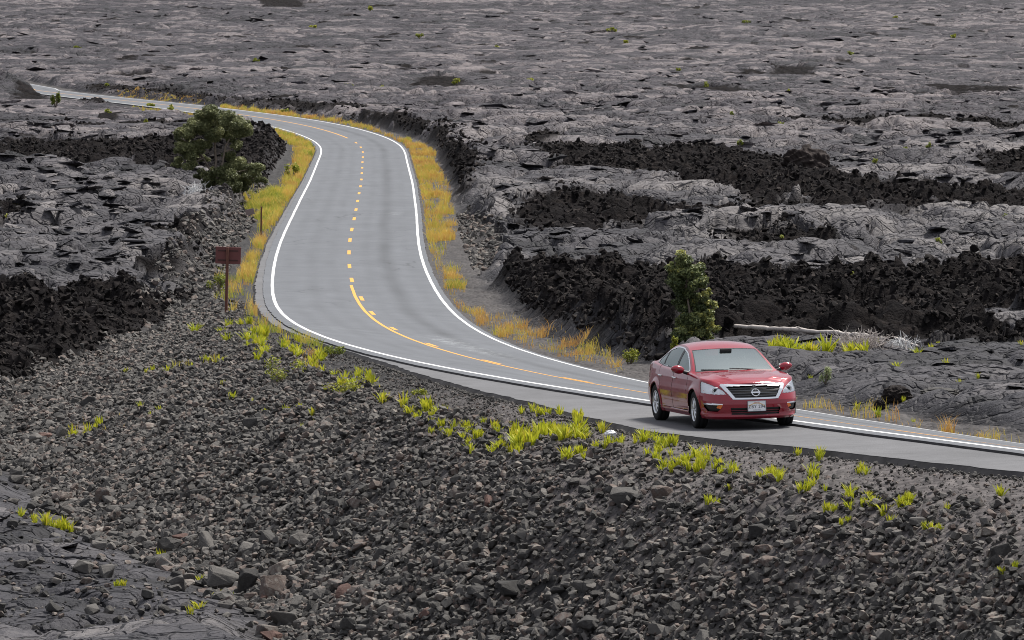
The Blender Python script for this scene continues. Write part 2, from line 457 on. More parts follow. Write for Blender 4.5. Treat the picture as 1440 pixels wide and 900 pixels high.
def breakup(X, Y): return gn(X / 6, Y / 10, 510) + .5 * gn(X / 2, Y / 3, 511)
def lava_detail(X, Y, S, d, er, el, u):
    """height, and the masks aa, gravel, cell"""
    wx = X + 1.1 * gn(X / 5, Y / 5, 3) + .4 * gn(X / 1.7, Y / 1.7, 4)
    wy = Y + 1.1 * gn(X / 5, Y / 5, 5) + .4 * gn(X / 1.7, Y / 1.7, 6)
    k_far = sst(330, 700, Y)
    # smooth crusted flows: swells, lobes with creases between them, tilted plates
    calm = (1 - .55 * ((d < 0) & (S > 335) & (S < 540)) * (1 - sst(12, 40, el))) * (1 - .6 * np.where(d > 0, 1 - sst(118, 150, Y), 1.25 * (1 - sst(112, 135, Y))))
    dy = .0013 * np.maximum(Y, 74)
    lod = lambda lam: sst(2.2 * dy, 4.5 * dy, lam + 0 * Y)
    h = .55 * fbm(X / 34, Y / 34, 11, 3)
    f1, f2, idn, bx, by = worley(wx / 9.5, wy / 7.5, 21)
    e = f2 - f1
    h += ((.95 - .40 * k_far) * sst(0, .40, e) * (.1 + .9 * idn) - .55 * (1 - sst(0, .05, e)) + .6 * by * (idn - .35)) * calm
    cell = idn * .5
    g1, g2_, gid, gbx, gby = worley(X / 26 + .35 * gn(X / 18, Y / 18, 14), Y / 30 + .35 * gn(X / 18, Y / 18, 15), 20)
    h += k_far * (.75 * sst(0, .35, g2_ - g1) * gid - .6 * (1 - sst(0, .045, g2_ - g1)) + .8 * gby * (gid - .3))
    f1, f2, idn, bx, by = worley(wx / 3.3 + .3 * gn(X / 2, Y / 2, 8), wy / 2.5, 22)
    e = f2 - f1
    h += calm * ((.46 + .08 * k_far) * sst(0, .26, e) * (.15 + .85 * idn) - .30 * (1 - sst(0, .06, e)) + .34 * (bx * (((idn * 3.7) % 1) - .5) + by * (((idn * 7.3) % 1) - .4))) * lod(3.)
    cell = cell + idn * .5
    f1, f2, idn, bx, by = worley(wx / 1.25 + .25 * gn(X / .8, Y / .8, 9), wy / .95, 23)
    e = f2 - f1
    h += calm * (.15 * sst(0, .35, e) * (.3 + .7 * idn) + .12 * (bx * (((idn * 3.7) % 1) - .5) + by * (((idn * 7.3) % 1) - .4))) * lod(1.2)
    rope = np.sin((wx * .8 + wy * 2.2 + 2.0 * gn(X / 2.5, Y / 2.5, 12)) * 4.2)
    h += (.007 * rope + .02 * gn(X / .6, Y / .6, 33)) * lod(.7) * calm + .10 * fbm(X / 2.2, Y / 1.6, 35, 2) * lod(1.4)
    # rough clinker flows
    aa = np.zeros(X.shape, np.float32)
    sx = np.where(Y > 420, 1.5, 1.)
    for k in range(3):
        ox = (1.1 * gn(X / 3.5, Y / 5, 41 + k) + .5 * gn(X / 1.2, Y / 1.6, 45 + k)) * sx; oy = 3.0 * gn(X / 4, Y / 6, 51 + k) + 1.2 * gn(X / 1.3, Y / 2, 55 + k)
        m = np.zeros(X.shape, bool)
        for P in AA_W: m |= inside(P, X + ox, Y + oy * np.clip(Y / 250, .25, 2.))
        aa += m / 3.
    spot = gn(X / 11, Y / 26, 66) + .45 * gn(X / 3.5, Y / 8, 67)
    aa = np.maximum(aa, sst(.66, .74, spot) * sst(330, 420, Y)); aa = np.maximum(aa, sst(.92, .98, spot) * sst(120, 180, Y))
    gx = gn(X / 2.2, Y / 2.2, 61)
    # scarps of black clinker where the flows were cut for the road
    nz = .9 * gn(X / 6, Y / 6, 63)
    sc_r = (er > 2.2 + nz) & (er < 3.8 + 1.4 * gx) & (S > 215) & (S < 372) & (gn(X / 9, Y / 14, 64) > -.25)
    sc_l = (el > 2.6 + nz) & (el < 4.0 + 1.4 * gx) & (S > 112) & (S < 400) & (gn(X / 9, Y / 14, 65) > -.1)
    aa = aa * sst(-1.0, -.8, breakup(X, Y))
    aa = np.maximum(aa, (sc_r | sc_l) * 1.)
    rx = X + .5 * gn(X / 1.5, Y / 1.5, 71); ry = Y + .5 * gn(X / 1.5, Y / 1.5, 72)
    ha = .6 * fbm(X / 7, Y / 7, 73, 2) + .38 * (1 - 2 * np.abs(gn(rx / 2.6, ry / 2.2, 74))) + .15 * (1 - 2 * np.abs(gn(rx / 1.3, ry / 1.2, 75))) * lod(1.3) + .06 * (1 - 2 * np.abs(gn(rx / .6, ry / .6, 76))) * lod(.7)
    f1, f2, idn, bx, by = worley(rx / 1.5, ry / 1.3, 24)
    ha += .75 * np.sqrt(np.maximum(0, .5 - f1)) * (idn > .55) * (.4 + idn) * lod(1.5)
    f1, f2, idn, bx, by = worley(rx / .5, ry / .5, 25)
    ha += .26 * np.sqrt(np.maximum(0, .45 - f1)) * (idn > .35) * lod(.6)
    hh = h * (1 - aa) + (ha * .9 + .25) * aa
    # near the road: verge first, then the flow begins at a step
    ramp_r = sst(2.0, 3.4, er + nz * .6); ramp_l = sst(2.2, 3.6, el + nz * .6)
    lift = np.where(d > 0, ramp_r * (.35 + .35 * sst(190, 230, S)) * (1 - .8 * sst(370, 430, S)), ramp_l * (.45 * sst(105, 130, S) - .55 * sst(325, 350, S) * (1 - sst(15, 60, el)) + 1.5 * sst(545, 565, S)))
    onroad = (er < 0) & (el < 0)
    k = np.where(d > 0, ramp_r, np.where(S > 108, ramp_l, 0))
    # left bank of rubble
    bank = (d < 0) & (S < 100)
    kb = sst(-.2, 1.6, el - toe(S) + nz * .7)
    kb = np.maximum(kb, sst(94, 108, S) * ramp_l)
    k = np.where(bank, kb, k)
    grav = np.where(bank, 1 - sst(-.3, .5, el - toe(S) + nz * .9 + .25 * gx), 0)
    grav = np.where(~bank & (d < 0), 1 - ramp_l, grav); grav = np.where(d >= 0, 1 - sst(1.6, 3.0, er + nz * .6), grav)
    g2 = np.zeros(X.shape, bool)
    for P in GR_W: g2 |= inside(P, X + .5 * gx, Y + 3 * gx)
    grav = np.where(onroad, 1, np.maximum(grav, g2 * 1.)); aa = aa * (1 - grav)
    k = k * (1 - .85 * g2)
    # coarse stony ground on the banks
    hg = .13 * fbm(X / 1.8, Y / 1.8, 81, 2) + .08 * np.maximum(0, gn(X / .7, Y / .7, 83)) * lod(.7)
    soft = np.where(d > 0, sst(.05, .8, er), sst(.3, 1.3, el))
    out = hh * k + lift + hg * grav * soft
    out = np.where(onroad, 0, out)
    # the mound that hides the road at the far left
    out = out + 1.8 * sst(-.0955 - .004, -.0955 - .0125, X / np.maximum(Y, 74) + .0012 * gn(X / 3, Y / 3, 88)) * np.exp(-((Y - 592) / 17.) ** 2) * (d < -4) * (1 + .35 * ridged(X / 3., Y / 5., 89, 3))
    dust = grav * (d < 0) * (1 - sst(14, 34, S)) * (1 - sst(.34, .62, u + .12 * gx)) + grav * .45 * (d > 0)
    return out, aa, grav, cell, dust

def build_ground():
    yr = [-60, -40, -20, 0, 15, 30, 42, 52, 60, 66, 70, 72.5]
    y = 74.
    while y < 1750: yr.append(y); y *= 1.0013
    while y < 9000: yr.append(y); y *= 1.06
    yr = np.array(yr)
    da = .00029
    ac = np.arange(-.148, .148, da)
    ext = np.r_[.153, .16, .17, .185, .2, .23, .27, .33, .42, .55, .75, 1.05]
    ac = np.r_[-ext[::-1], ac, ext]
    A, Yg = np.meshgrid(ac, yr)
    X = A * np.maximum(Yg, 74.)
    n, m = X.shape
    X = X.ravel(); Y = Yg.ravel().copy()
    z, S, d, er, el, u = base(X, Y, True)
    h, aa, gr, cell, dust = lava_detail(X, Y, S, d, er, el, u)
    dense = (np.abs(A.ravel()) < .15) & (Y > 73)
    fade = np.where(dense, 1, .35) * (1 - .5 * sst(1500, 2500, Y))
    Z = z + h * fade
    global GA, GY, GZ
    GA, GY, GZ = ac, yr, Z.reshape(n, m)
    i = np.arange(n - 1)[:, None] * m; j = np.arange(m - 1)[None]
    F = np.stack([i + j, i + j + 1, i + m + j + 1, i + m + j], -1).reshape(-1, 4)
    me = mesh_np('ground', np.c_[X, Y, Z], F, True, dict(aa=aa, gravel=gr, cell=cell, dust=dust, far=sst(150, 520, Y + 25 * gn(X / 20, Y / 40, 91))))
    global M_GROUND
    M_GROUND = mat_ground()
    o = obj('ground', me, M_GROUND)
    tag(o, kind='structure')
    return o

def gz(X, Y):
    """height of the finished ground"""
    X = np.asarray(X, float); Y = np.asarray(Y, float)
    a = X / np.maximum(Y, 74.)
    fi = np.interp(Y, GY, np.arange(len(GY))); fj = np.interp(a, GA, np.arange(len(GA)))
    i = np.clip(fi.astype(int), 0, len(GY) - 2); j = np.clip(fj.astype(int), 0, len(GA) - 2)
    u = fi - i; v = fj - j
    return (GZ[i, j] * (1 - v) + GZ[i, j + 1] * v) * (1 - u) + (GZ[i + 1, j] * (1 - v) + GZ[i + 1, j + 1] * v) * u

build_ground()

# ------------------------------------------------------------------ road
def strip(name, d0, d1, S, mat, lift=0., n=2, fz=road_z, parent=None, uneven=None):
    S = np.asarray(S, float)
    rows = []
    for t in np.linspace(0, 1, n):
        d = d0(S) * (1 - t) + d1(S) * t if callable(d0) else np.full_like(S, d0 * (1 - t) + d1 * t)
        if uneven is not None: d = d + uneven(S, t)
        x, y = at_road(S, d)
        rows.append(np.c_[x, y, fz(S, d) + lift])
    V = np.stack(rows, 1).reshape(-1, 3); m = len(S)
    i = np.arange(m - 1)[:, None] * n; j = np.arange(n - 1)[None]
    F = np.stack([i + j, i + j + 1, i + n + j + 1, i + n + j], -1).reshape(-1, 4)
    o = obj(name, mesh_np(name, V, F, True), mat, parent)
    return o

def mat_asphalt(name, base_c, road=True):
    m, nt, b = new_mat(name)
    P = geopos(nt)
    f = noise(nt, P, 40., 3, .7); g = noise(nt, P, .5, 4, .6, .5); t = noise(nt, P, 3., 4, .6)
    s = math_(nt, 'ADD', math_(nt, 'MULTIPLY', f, .3), math_(nt, 'ADD', math_(nt, 'MULTIPLY', g, .45), math_(nt, 'MULTIPLY', t, .25)))
    c = ramp(nt, s, [(.3, tuple(v * (.74 if road else .62) for v in base_c)), (.7, tuple(v * (1.2 if road else 1.34) for v in base_c))])
    if road:
        w = attr(nt, 'track')
        wn = math_(nt, 'MULTIPLY', w, mapr(nt, noise(nt, P, .12, 3, .5), .3, .7, .55, 1.2))
        c = mixc(nt, math_(nt, 'MULTIPLY', wn, .8), c, tuple(v * .58 for v in base_c))
        ck = nt.nodes.new('ShaderNodeTexVoronoi'); ck.feature = 'DISTANCE_TO_EDGE'; ck.inputs['Scale'].default_value = .16
        cv = nt.nodes.new('ShaderNodeVectorMath'); cv.operation = 'ADD'; cn = nt.nodes.new('ShaderNodeTexNoise'); cn.inputs['Scale'].default_value = .7; cn.inputs['Detail'].default_value = 5
        nt.links.new(P, cn.inputs['Vector']); nt.links.new(P, cv.inputs[0]); nt.links.new(cn.outputs['Color'], cv.inputs[1]); nt.links.new(cv.outputs[0], ck.inputs['Vector'])
        kk = math_(nt, 'MULTIPLY', mapr(nt, ck.outputs['Distance'], .003, .011, 1, 0), mapr(nt, noise(nt, P, .09, 2), .48, .6))
        c = mixc(nt, math_(nt, 'MULTIPLY', kk, .55), c, tuple(v * .35 for v in base_c))
        # pale scuffs left by tyres and oil
        sc_ = attr(nt, 'scuff'); sn = noise(nt, P, 2.2, 5, .75, 1.)
        k = math_(nt, 'MULTIPLY', sc_, mapr(nt, sn, .5, .62))
        c = mixc(nt, math_(nt, 'MULTIPLY', k, .7), c, (.36, .38, .39))
    nt.links.new(c, b.inputs['Base Color'])
    b.inputs['Roughness'].default_value = .8
    b.inputs['Specular IOR Level'].default_value = .35
    bump(nt, b, f, .25, .02)
    return m

def mat_paint(name, col, wear=.45):
    m, nt, b = new_mat(name)
    P = geopos(nt)
    f = noise(nt, P, 9., 6, .75); g = noise(nt, P, 1.1, 4, .6)
    k = mapr(nt, math_(nt, 'ADD', math_(nt, 'MULTIPLY', f, .65), math_(nt, 'MULTIPLY', g, .35)), .60, .72)
    nt.links.new(mixc(nt, math_(nt, 'MULTIPLY', k, wear), col, (.2, .2, .2)), b.inputs['Base Color'])
    b.inputs['Roughness'].default_value = .7
    return m

M_ASPH = mat_asphalt('asphalt', (.108, .115, .128))
M_ASPH2 = mat_asphalt('old_asphalt', (.110, .110, .116), False)
M_LIP = simple('asphalt_edge', (.05, .048, .05), .95, .2, var=.4, scale=3.)
M_WHITE = mat_paint('white_paint', (.60, .60, .60), .55)
M_YEL = mat_paint('yellow_paint', (.64, .30, .04), .4)

def build_road():
    S = np.r_[np.arange(-43, 620, .5), np.arange(620, RS[-1] - 2, 4.)]
    n = 41
    dd = np.linspace(-LIP, RLIP, n)
    rag = lambda S, side: .035 * gn(S * .9, S * 0 + side, 5) + .03 * gn(S * .23, S * 0 + side, 6)
    X, Y, Z, TR, SCF = [], [], [], [], []
    for k, d in enumerate(dd):
        q = np.full_like(S, d)
        if k == 0: q = q + rag(S, 1)
        if k == n - 1: q = q + rag(S, 3)
        x, y = at_road(S, q)
        X.append(x); Y.append(y); Z.append(road_z(S, np.maximum(q, -LIP)))
        # dark wheel tracks and the oil line of each lane
        off = q + .12 * gn(S / 14, S * 0 + 1, 2)
        t = sum(np.exp(-((off - c) / w_) ** 2) * a for c, w_, a in ((-1.62, .3, .5), (1.65, .34, 1.), (2.6, .25, .25), (-.75, .25, .3), (.8, .25, .35), (-2.5, .3, .3)))
        TR.append(t + .25 * gn(S / 6, q * 1.5, 9))
        s1 = np.exp(-((S - 66) / 5.) ** 2) * np.exp(-((q - 1.2) / .55) ** 2) + np.exp(-((S - 58) / 4.) ** 2) * np.exp(-((q - 1.5) / .5) ** 2)
        s1 = s1 + np.exp(-((S - 172) / 2.) ** 2) * np.exp(-((q - 2.1) / .3) ** 2) * .8 + np.exp(-((S - 70) / 3.) ** 2) * np.exp(-((q + 2.1) / .3) ** 2) * .4
        SCF.append(s1)
    X, Y, Z, TR, SCF = [np.stack(a, 1) for a in (X, Y, Z, TR, SCF)]
    m = len(S)
    i = np.arange(m - 1)[:, None] * n; j = np.arange(n - 1)[None]
    F = np.stack([i + j, i + j + 1, i + n + j + 1, i + n + j], -1).reshape(-1, 4)
    V = np.stack([X, Y, Z], -1).reshape(-1, 3)
    tag(obj('road', mesh_np('road', V, F, True, dict(track=TR.ravel(), scuff=SCF.ravel())), M_ASPH), kind='structure')
    # left edge face of the upper layer, standing above the older pavement, and the right edge face
    e0 = np.c_[X[:, 0], Y[:, 0], Z[:, 0]]; xo, yo = at_road(S, -LIP - .03 + rag(S, 1) + .012 * gn(S * 3, S * 0, 8))
    e1 = np.c_[xo, yo, Z[:, 0] - .16]
    def face(a, c, name, flip):
        V = np.stack([a, c], 1).reshape(-1, 3); i = np.arange(m - 1) * 2
        F = np.stack([i, i + 1, i + 3, i + 2], -1)
        tag(obj(name, mesh_np(name, V, F[:, ::-1] if flip else F, True), M_LIP), kind='structure')
    face(e0, e1, 'road_edge', True)
    r0 = np.c_[X[:, -1], Y[:, -1], Z[:, -1]]; xo, yo = at_road(S, RLIP + .04 + rag(S, 3))
    face(r0, np.c_[xo, yo, Z[:, -1] - .35], 'road_edge', False)
    # older pavement of the pull-out with its broken outer edge
    S2 = np.arange(-43, 420, .25)
    rg = lambda S, t: 0 if t < .99 else (.07 * gn(S * .9, S * 0 + 7, 15) + .05 * gn(S * 2.7, S * 0 + 7, 16) + .07 * gn(S * .13, S * 0, 17)) * np.clip(shoulder_w(S) / .4, .12, 1)
    fz2 = lambda S, d: road_z(S, np.minimum(d, -LIP - .001))
    tag(strip('road_shoulder', lambda S: np.full_like(S, -LIP + .2), lambda S: -LIP - shoulder_w(S), S2, M_ASPH2, 0., 9, fz2, uneven=rg), kind='structure')
    S3 = np.arange(-43, 110, .25)
    fz3 = lambda S, d: fz2(S, d) - .14 * (d < -LIP - shoulder_w(S) - rg(S, 1.) * 0 - .045)
    tag(strip('road_edge', lambda S: -LIP - shoulder_w(S) + rg(S, 1.), lambda S: -LIP - shoulder_w(S) + rg(S, 1.) - .12, S3, M_LIP, -.004, 2, lambda S, d: fz2(S, d) - np.where(np.abs(d - (-LIP - shoulder_w(S) + rg(S, 1.))) > .05, .17 + .03 * gn(S * 1.3, S * 0, 19), 0)), kind='structure')
    # painted lines
    wv = lambda S, t: .012 * gn(S * .2, S * 0, 3)
    Sl = np.r_[np.arange(-43, 620, .5), np.arange(620, 760, 4.)]
    for d0 in (-HW, HW):
        o = strip('edge_line', d0 - .062, d0 + .062, Sl, M_WHITE, .004, 3, uneven=wv)
        tag(o, kind='structure')
    S_sol = 110.6
    tag(strip('centre_line', -.14, -.02, np.arange(-43, S_sol, .5), M_YEL, .004, 2, uneven=wv), kind='structure')
    tag(strip('centre_line', -.06, .07, np.arange(325., 700, .5), M_YEL, .004, 2, uneven=wv), kind='structure')
    vs, fs = [], []; k = 0
    s = 92.4
    cyc = 12.0
    starts = [c_ - 1.5 for c_ in (0, 12, 24, 36.1, 47.5, 61., 75.9, 89.6, 100.8, 114.3, 124.6, 135.1, 145.1, 154.4, 165.2, 175.8, 187.5, 199.6, 211.6, 224.5, 237.7, 249.7, 263.1, 275.3, 288., 300.4, 312.3)]
    for s0 in starts:
        S = np.linspace(s0, s0 + 3.05, 8)
        c = .12 if s0 < 108 else .0
        a = at_road(S, np.full_like(S, c - .075)); b_ = at_road(S, np.full_like(S, c + .075))
        V = np.stack([np.c_[a[0], a[1], road_z(S, np.full_like(S, c - .075)) + .0045], np.c_[b_[0], b_[1], road_z(S, np.full_like(S, c + .075)) + .0045]], 1).reshape(-1, 3)
        i = np.arange(7) * 2
        fs.append(np.stack([i, i + 1, i + 3, i + 2], -1) + k); vs.append(V); k += len(V)
    tag(obj('centre_dashes', mesh_np('centre_dashes', np.concatenate(vs), np.concatenate(fs), True), M_YEL), kind='structure')
build_road()
# ------------------------------------------------------------------ the red saloon
def spl(pts, t):
    """natural-ish cubic through points (chord length parameter 0..1)"""
    P = np.asarray(pts, float)
    if P.ndim == 1: P = P[:, None]
    d = np.r_[0, np.cumsum(np.linalg.norm(np.diff(P, axis=0), axis=1))]; d /= d[-1]
    M_ = np.gradient(P, d, axis=0)
    # monotone-safe Hermite
    i = np.clip(np.searchsorted(d, t, 'right') - 1, 0, len(d) - 2)
    h = (d[i + 1] - d[i])[:, None]; u = ((t - d[i])[:, None]) / h
    return (2 * u**3 - 3 * u**2 + 1) * P[i] + (u**3 - 2 * u**2 + u) * h * M_[i] + (-2 * u**3 + 3 * u**2) * P[i + 1] + (u**3 - u**2) * h * M_[i + 1]

def mat_carpaint():
    m, nt, b = new_mat('red_car_paint')
    tc = nt.nodes.new('ShaderNodeTexCoord').outputs['Object']
    f = noise(nt, tc, 900., 1, .5)
    nt.links.new(ramp(nt, f, [(.3, (.20, .0006, .011)), (.7, (.29, .001, .018))]), b.inputs['Base Color'])
    b.inputs['Metallic'].default_value = .1; b.inputs['Roughness'].default_value = .34
    b.inputs['Coat Weight'].default_value = 1.; b.inputs['Coat Roughness'].default_value = .05; b.inputs['Coat IOR'].default_value = 1.6; b.inputs['Specular IOR Level'].default_value = .15
    # road dust towards the sills
    return m
def mat_glass(name, tint, refl=1.9):
    m, nt, b = new_mat(name)
    out = nt.nodes['Material Output']
    gl = nt.nodes.new('ShaderNodeBsdfGlossy'); gl.inputs['Roughness'].default_value = .02; gl.inputs['Color'].default_value = (.90, 1, .985, 1)
    tr = nt.nodes.new('ShaderNodeBsdfTransparent'); tr.inputs['Color'].default_value = (*tint, 1)
    fr = nt.nodes.new('ShaderNodeFresnel'); fr.inputs['IOR'].default_value = refl
    mx = nt.nodes.new('ShaderNodeMixShader')
    nt.links.new(fr.outputs[0], mx.inputs[0]); nt.links.new(tr.outputs[0], mx.inputs[1]); nt.links.new(gl.outputs[0], mx.inputs[2])
    nt.links.new(mx.outputs[0], out.inputs['Surface'])
    return m

def make_car():
    MR = mat_carpaint()
    MCH = simple('chrome', (.78, .79, .81), .12, .5, 1.)
    MBK = simple('black_plastic', (.012, .012, .013), .45, .4)
    MTY = simple('tyre_rubber', (.016, .016, .017), .85, .2)
    MAL = simple('alloy_metal', (.62, .63, .65), .28, .5, .9)
    MDK = simple('dark_gap', (.006, .006, .006), .9, .1)
    MGL = mat_glass('windscreen_glass', (.66, .76, .75), 5.); MGS = mat_glass('side_glass', (.42, .50, .49), 2.8)
    MLP = mat_glass('lamp_lens', (.99, .99, 1.), 1.3)
    MAM = simple('amber_lens', (.75, .20, .05), .2)
    MRL = simple('red_lens', (.45, .01, .015), .15)
    MLR = simple('lamp_reflector', (.93, .93, .96), .5, .5, .0)
    MIN = simple('cabin_trim', (.10, .10, .10), .8); MSE = simple('seat_fabric', (.16, .155, .15), .9)
    MPL = simple('licence_plate_white', (.80, .81, .83), .4)
    MPT = simple('licence_plate_ink', (.03, .03, .04), .5); MPR = simple('licence_plate_red', (.55, .10, .06), .5); MPO = simple('licence_plate_orange', (.70, .42, .12), .5)
    root = empty('car')
    tag(root, 'shiny red four-door saloon turning onto the paved shoulder at the bend', 'car')
    # ---- plan outline of the half body, nose to tail (x forward, y to the left of the car)
    plan = [(2.43, 0), (2.422, .2), (2.395, .40), (2.335, .58), (2.22, .74), (2.05, .845), (1.80, .893), (1.46, .910), (1.0, .913), (.4, .914), (-.4, .915), (-1.0, .913), (-1.5, .905), (-1.9, .878), (-2.15, .82), (-2.31, .70), (-2.39, .48), (-2.425, .22), (-2.43, 0)]
    NT = 520
    # finer sampling at the nose
    tt = np.linspace(0, 1, NT)
    O = spl(plan, tt); O[0, 1] = 0; O[-1, 1] = 0
    T = np.gradient(O, axis=0); T /= np.linalg.norm(T, axis=1)[:, None]
    NO = np.stack([-T[:, 1], T[:, 0]], 1); NO = np.where((NO * O).sum(1)[:, None] < 0, -NO, NO)
    NO[0] = (1, 0); NO[-1] = (-1, 0)
    x, y = O[:, 0], O[:, 1]
    wf = sst(1.75, 2.28, x); wr = sst(-1.85, -2.3, x); wr = np.clip(wr, 0, 1); ws = 1 - wf - wr
    zt = np.interp(x, [-2.43, -2.2, -1.75, -1.3, -1, 0, 1.0, 1.3, 1.6, 1.9, 2.1, 2.25, 2.36, 2.43], [1.035, 1.055, 1.06, 1.035, 1.01, .985, .965, .95, .925, .885, .855, .825, .80, .785])
    k_ = np.hanning(31); k_ /= k_.sum(); zt = np.convolve(np.pad(zt, 15, 'edge'), k_, 'valid')
    zb = np.interp(x, [-2.43, -2.0, -1.8, 1.9, 2.1, 2.43], [.30, .25, .20, .20, .19, .19])
    NV = 84
    vv = np.linspace(0, 1, NV)
    Z = zb[:, None] + (zt - zb)[:, None] * vv[None]
    ins_s = np.interp(Z, [.19, .235, .27, .34, .45, .60, .66, .75, .85, .95, 1.06], [.075, .055, .03, .035, .022, .0, .003, .022, .042, .066, .10])
    ins_f = np.interp(Z, [.18, .215, .235, .26, .30, .36, .45, .52, .56, .63, .70, .76, .80, .85, .9], [.10, .04, .018, .03, .035, .012, .0, .008, .024, .055, .095, .145, .19, .26, .33])
    ins_r = np.interp(Z, [.25, .32, .45, .60, .70, .9, 1.0, 1.06], [.10, .03, .0, .01, .03, .05, .06, .10])
    INS = ins_s * ws[:, None] + ins_f * wf[:, None] + ins_r * wr[:, None]
    # rounded shoulder at the top edge, wheel-arch lips
    vd = (zt - zb)[:, None] * (1 - vv[None])
    r = .045; INS = INS + np.where(vd < r, r * .6 * (1 - np.sqrt(np.maximum(0, 1 - ((r - vd) / r) ** 2))), 0)
    AX = ((1.46, .332), (-1.316, .332))
    for ax, az in AX:
        dd = np.hypot(x[:, None] - ax, Z - az)
        INS = INS - .018 * np.exp(-((dd - .39) / .04) ** 2) * (Z < .82) * ws[:, None]
    # door crease
    INS = INS + .010 * np.exp(-((Z - (.30 + .02 * (x[:, None]))) / .03) ** 2) * ws[:, None]
    X3 = O[:, 0:1] - NO[:, 0:1] * INS; Y3 = np.maximum(O[:, 1:2] - NO[:, 1:2] * INS, 0); Y3[0] = 0; Y3[-1] = 0
    SH = np.stack([X3, Y3, Z], -1)                      # (NT, NV, 3)
    i = np.arange(NT - 1)[:, None]; j = np.arange(NV - 1)[None]
    Fq = np.stack([i * NV + j, i * NV + j + 1, (i + 1) * NV + j + 1, (i + 1) * NV + j], -1).reshape(-1, 4)
    Vs = SH.reshape(-1, 3)
    fc = Vs[Fq].mean(1); fx, fy, fz = fc.T
    # vertex normals of the shell for pushing parts in or out
    du = np.gradient(SH, axis=0); dv = np.gradient(SH, axis=1)
    nrm = np.cross(du, dv); nrm /= np.linalg.norm(nrm, axis=-1)[..., None] + 1e-12
    sgn = np.sign((nrm[..., 0] * SH[..., 0] * .3 + nrm[..., 1] * SH[..., 1])); nrm *= np.where(sgn == 0, 1, sgn)[..., None]
    nrm = nrm.reshape(-1, 3)
    if True:  # make faces wind outward
        a = Vs[Fq]; fn = np.cross(a[:, 1] - a[:, 0], a[:, 2] - a[:, 0]); bad = (fn * nrm[Fq[:, 0]]).sum(1) < 0
        Fq[bad] = Fq[bad][:, ::-1]
    def inpoly(P, a, b):
        P = np.asarray(P, float); c = np.zeros(a.shape, bool)
        for (ax, ay), (bx, by) in zip(P, np.roll(P, -1, 0)):
            if ay == by: continue
            c ^= ((ay > b) != (by > b)) & (a < (bx - ax) * (b - ay) / (by - ay) + ax)
        return c
    nose = (fx > 1.62) & (wf.repeat(1)[np.minimum(Fq[:, 0] // NV, NT - 1)] >= 0)
    lab = np.zeros(len(fc), int)                        # 0 body
    side = (np.abs(NO[Fq[:, 0] // NV, 1]) > .8)
    for ax, az in AX:
        lab[side & (np.hypot(fx - ax, fz - az) < .372) & (fz < .9)] = 99
    # doors
    FD = [(1.02, .30), (1.0, .50), (.95, .93), (.93, 1.2), (-.06, 1.2), (-.06, .30)]
    RD = [(-.075, .30), (-.075, 1.2), (-1.14, 1.2), (-1.12, .86), (-.98, .72), (-.90, .52), (-.86, .30)]
    lab[side & inpoly(FD, fx, fz)] = 1
    lab[side & inpoly(RD, fx, fz)] = 2
    def nearedge(P, a, b, w):
        P = np.asarray(P, float); r = np.zeros(a.shape, bool)
        for A_, B_ in zip(P, np.roll(P, -1, 0)):
            ab = B_ - A_; L2 = ab @ ab
            t = np.clip(((a - A_[0]) * ab[0] + (b - A_[1]) * ab[1]) / L2, 0, 1)
            r |= np.hypot(a - A_[0] - t * ab[0], b - A_[1] - t * ab[1]) < w
        return r
    gap = side & (nearedge(FD, fx, fz, .007) | nearedge(RD, fx, fz, .007)) & (lab < 99)
    lab[gap] = 3
    # fuel-side sill shadow line
    # nose pieces in front projection (y, z)
    GO = [(0, .812), (.572, .797), (.588, .772), (.412, .540), (0, .533)]; GI = [(0, .770), (.500, .758), (.372, .568), (0, .560)]
    lab[nose & inpoly([(-.1, .812)] + GO[1:-1] + [(-.1, .533)], fy, fz)] = 10
    lab[nose & inpoly([(-.1, .770)] + GI[1:-1] + [(-.1, .560)], fy, fz)] = 11
    HL = [(.515, .632), (.56, .70), (.64, .757), (.75, .812), (.835, .85), (.872, .852), (.885, .80), (.885, .70), (.872, .655), (.80, .640), (.66, .630)]
    lab[nose & inpoly(HL, fy, fz) & (fx > 1.80 + .55 * np.maximum(0, .80 - fz))] = 12
    FG = [(.585, .465), (.86, .475), (.865, .44), (.80, .335), (.66, .330), (.60, .40)]
    fok = fx > 2.0
    lab[nose & fok & inpoly(FG, fy, fz)] = 13
    lab[nose & fok & inpoly([(.585, .468), (.868, .478), (.868, .452), (.60, .437)], fy, fz)] = 14
    lab[nose & inpoly([(.585, .455), (.66, .447), (.69, .395), (.62, .375)], fy, fz)] = 15
    lab[nose & inpoly([(-.1, .385), (.46, .392), (.43, .268), (-.1, .262)], fy, fz)] = 16
    tail = fx < -1.98 - .3 * (fz - .85)
    lab[tail & inpoly([(.52, .72), (.60, .92), (.80, 1.0), (.92, .99), (.92, .80), (.8, .74)], fy, fz)] = 17
    parts = {}
    def shell_part(name, ids, mat, push=0., smooth=True, both=True, parent=None, sides=(1, -1), one=False, label=None):
        m = np.isin(lab, ids)
        f = Fq[m]
        if not len(f): return
        u, inv = np.unique(f.ravel(), return_inverse=True); f = inv.reshape(-1, 4)
        v = Vs[u] + nrm[u] * push
        if push: v[:, 1] = np.where(Vs[u][:, 1] < 1e-6, 0, v[:, 1])
        if one:
            V = np.r_[v, v * (1, -1, 1)]; F = np.r_[f, f[:, ::-1] + len(v)]
            me = mesh_np(name, V, F, smooth)
            bm = bmesh.new(); bm.from_mesh(me); bmesh.ops.remove_doubles(bm, verts=bm.verts, dist=1e-5); bm.to_mesh(me); bm.free()
            return [obj(name, me, mat, parent or root)]
        res = []
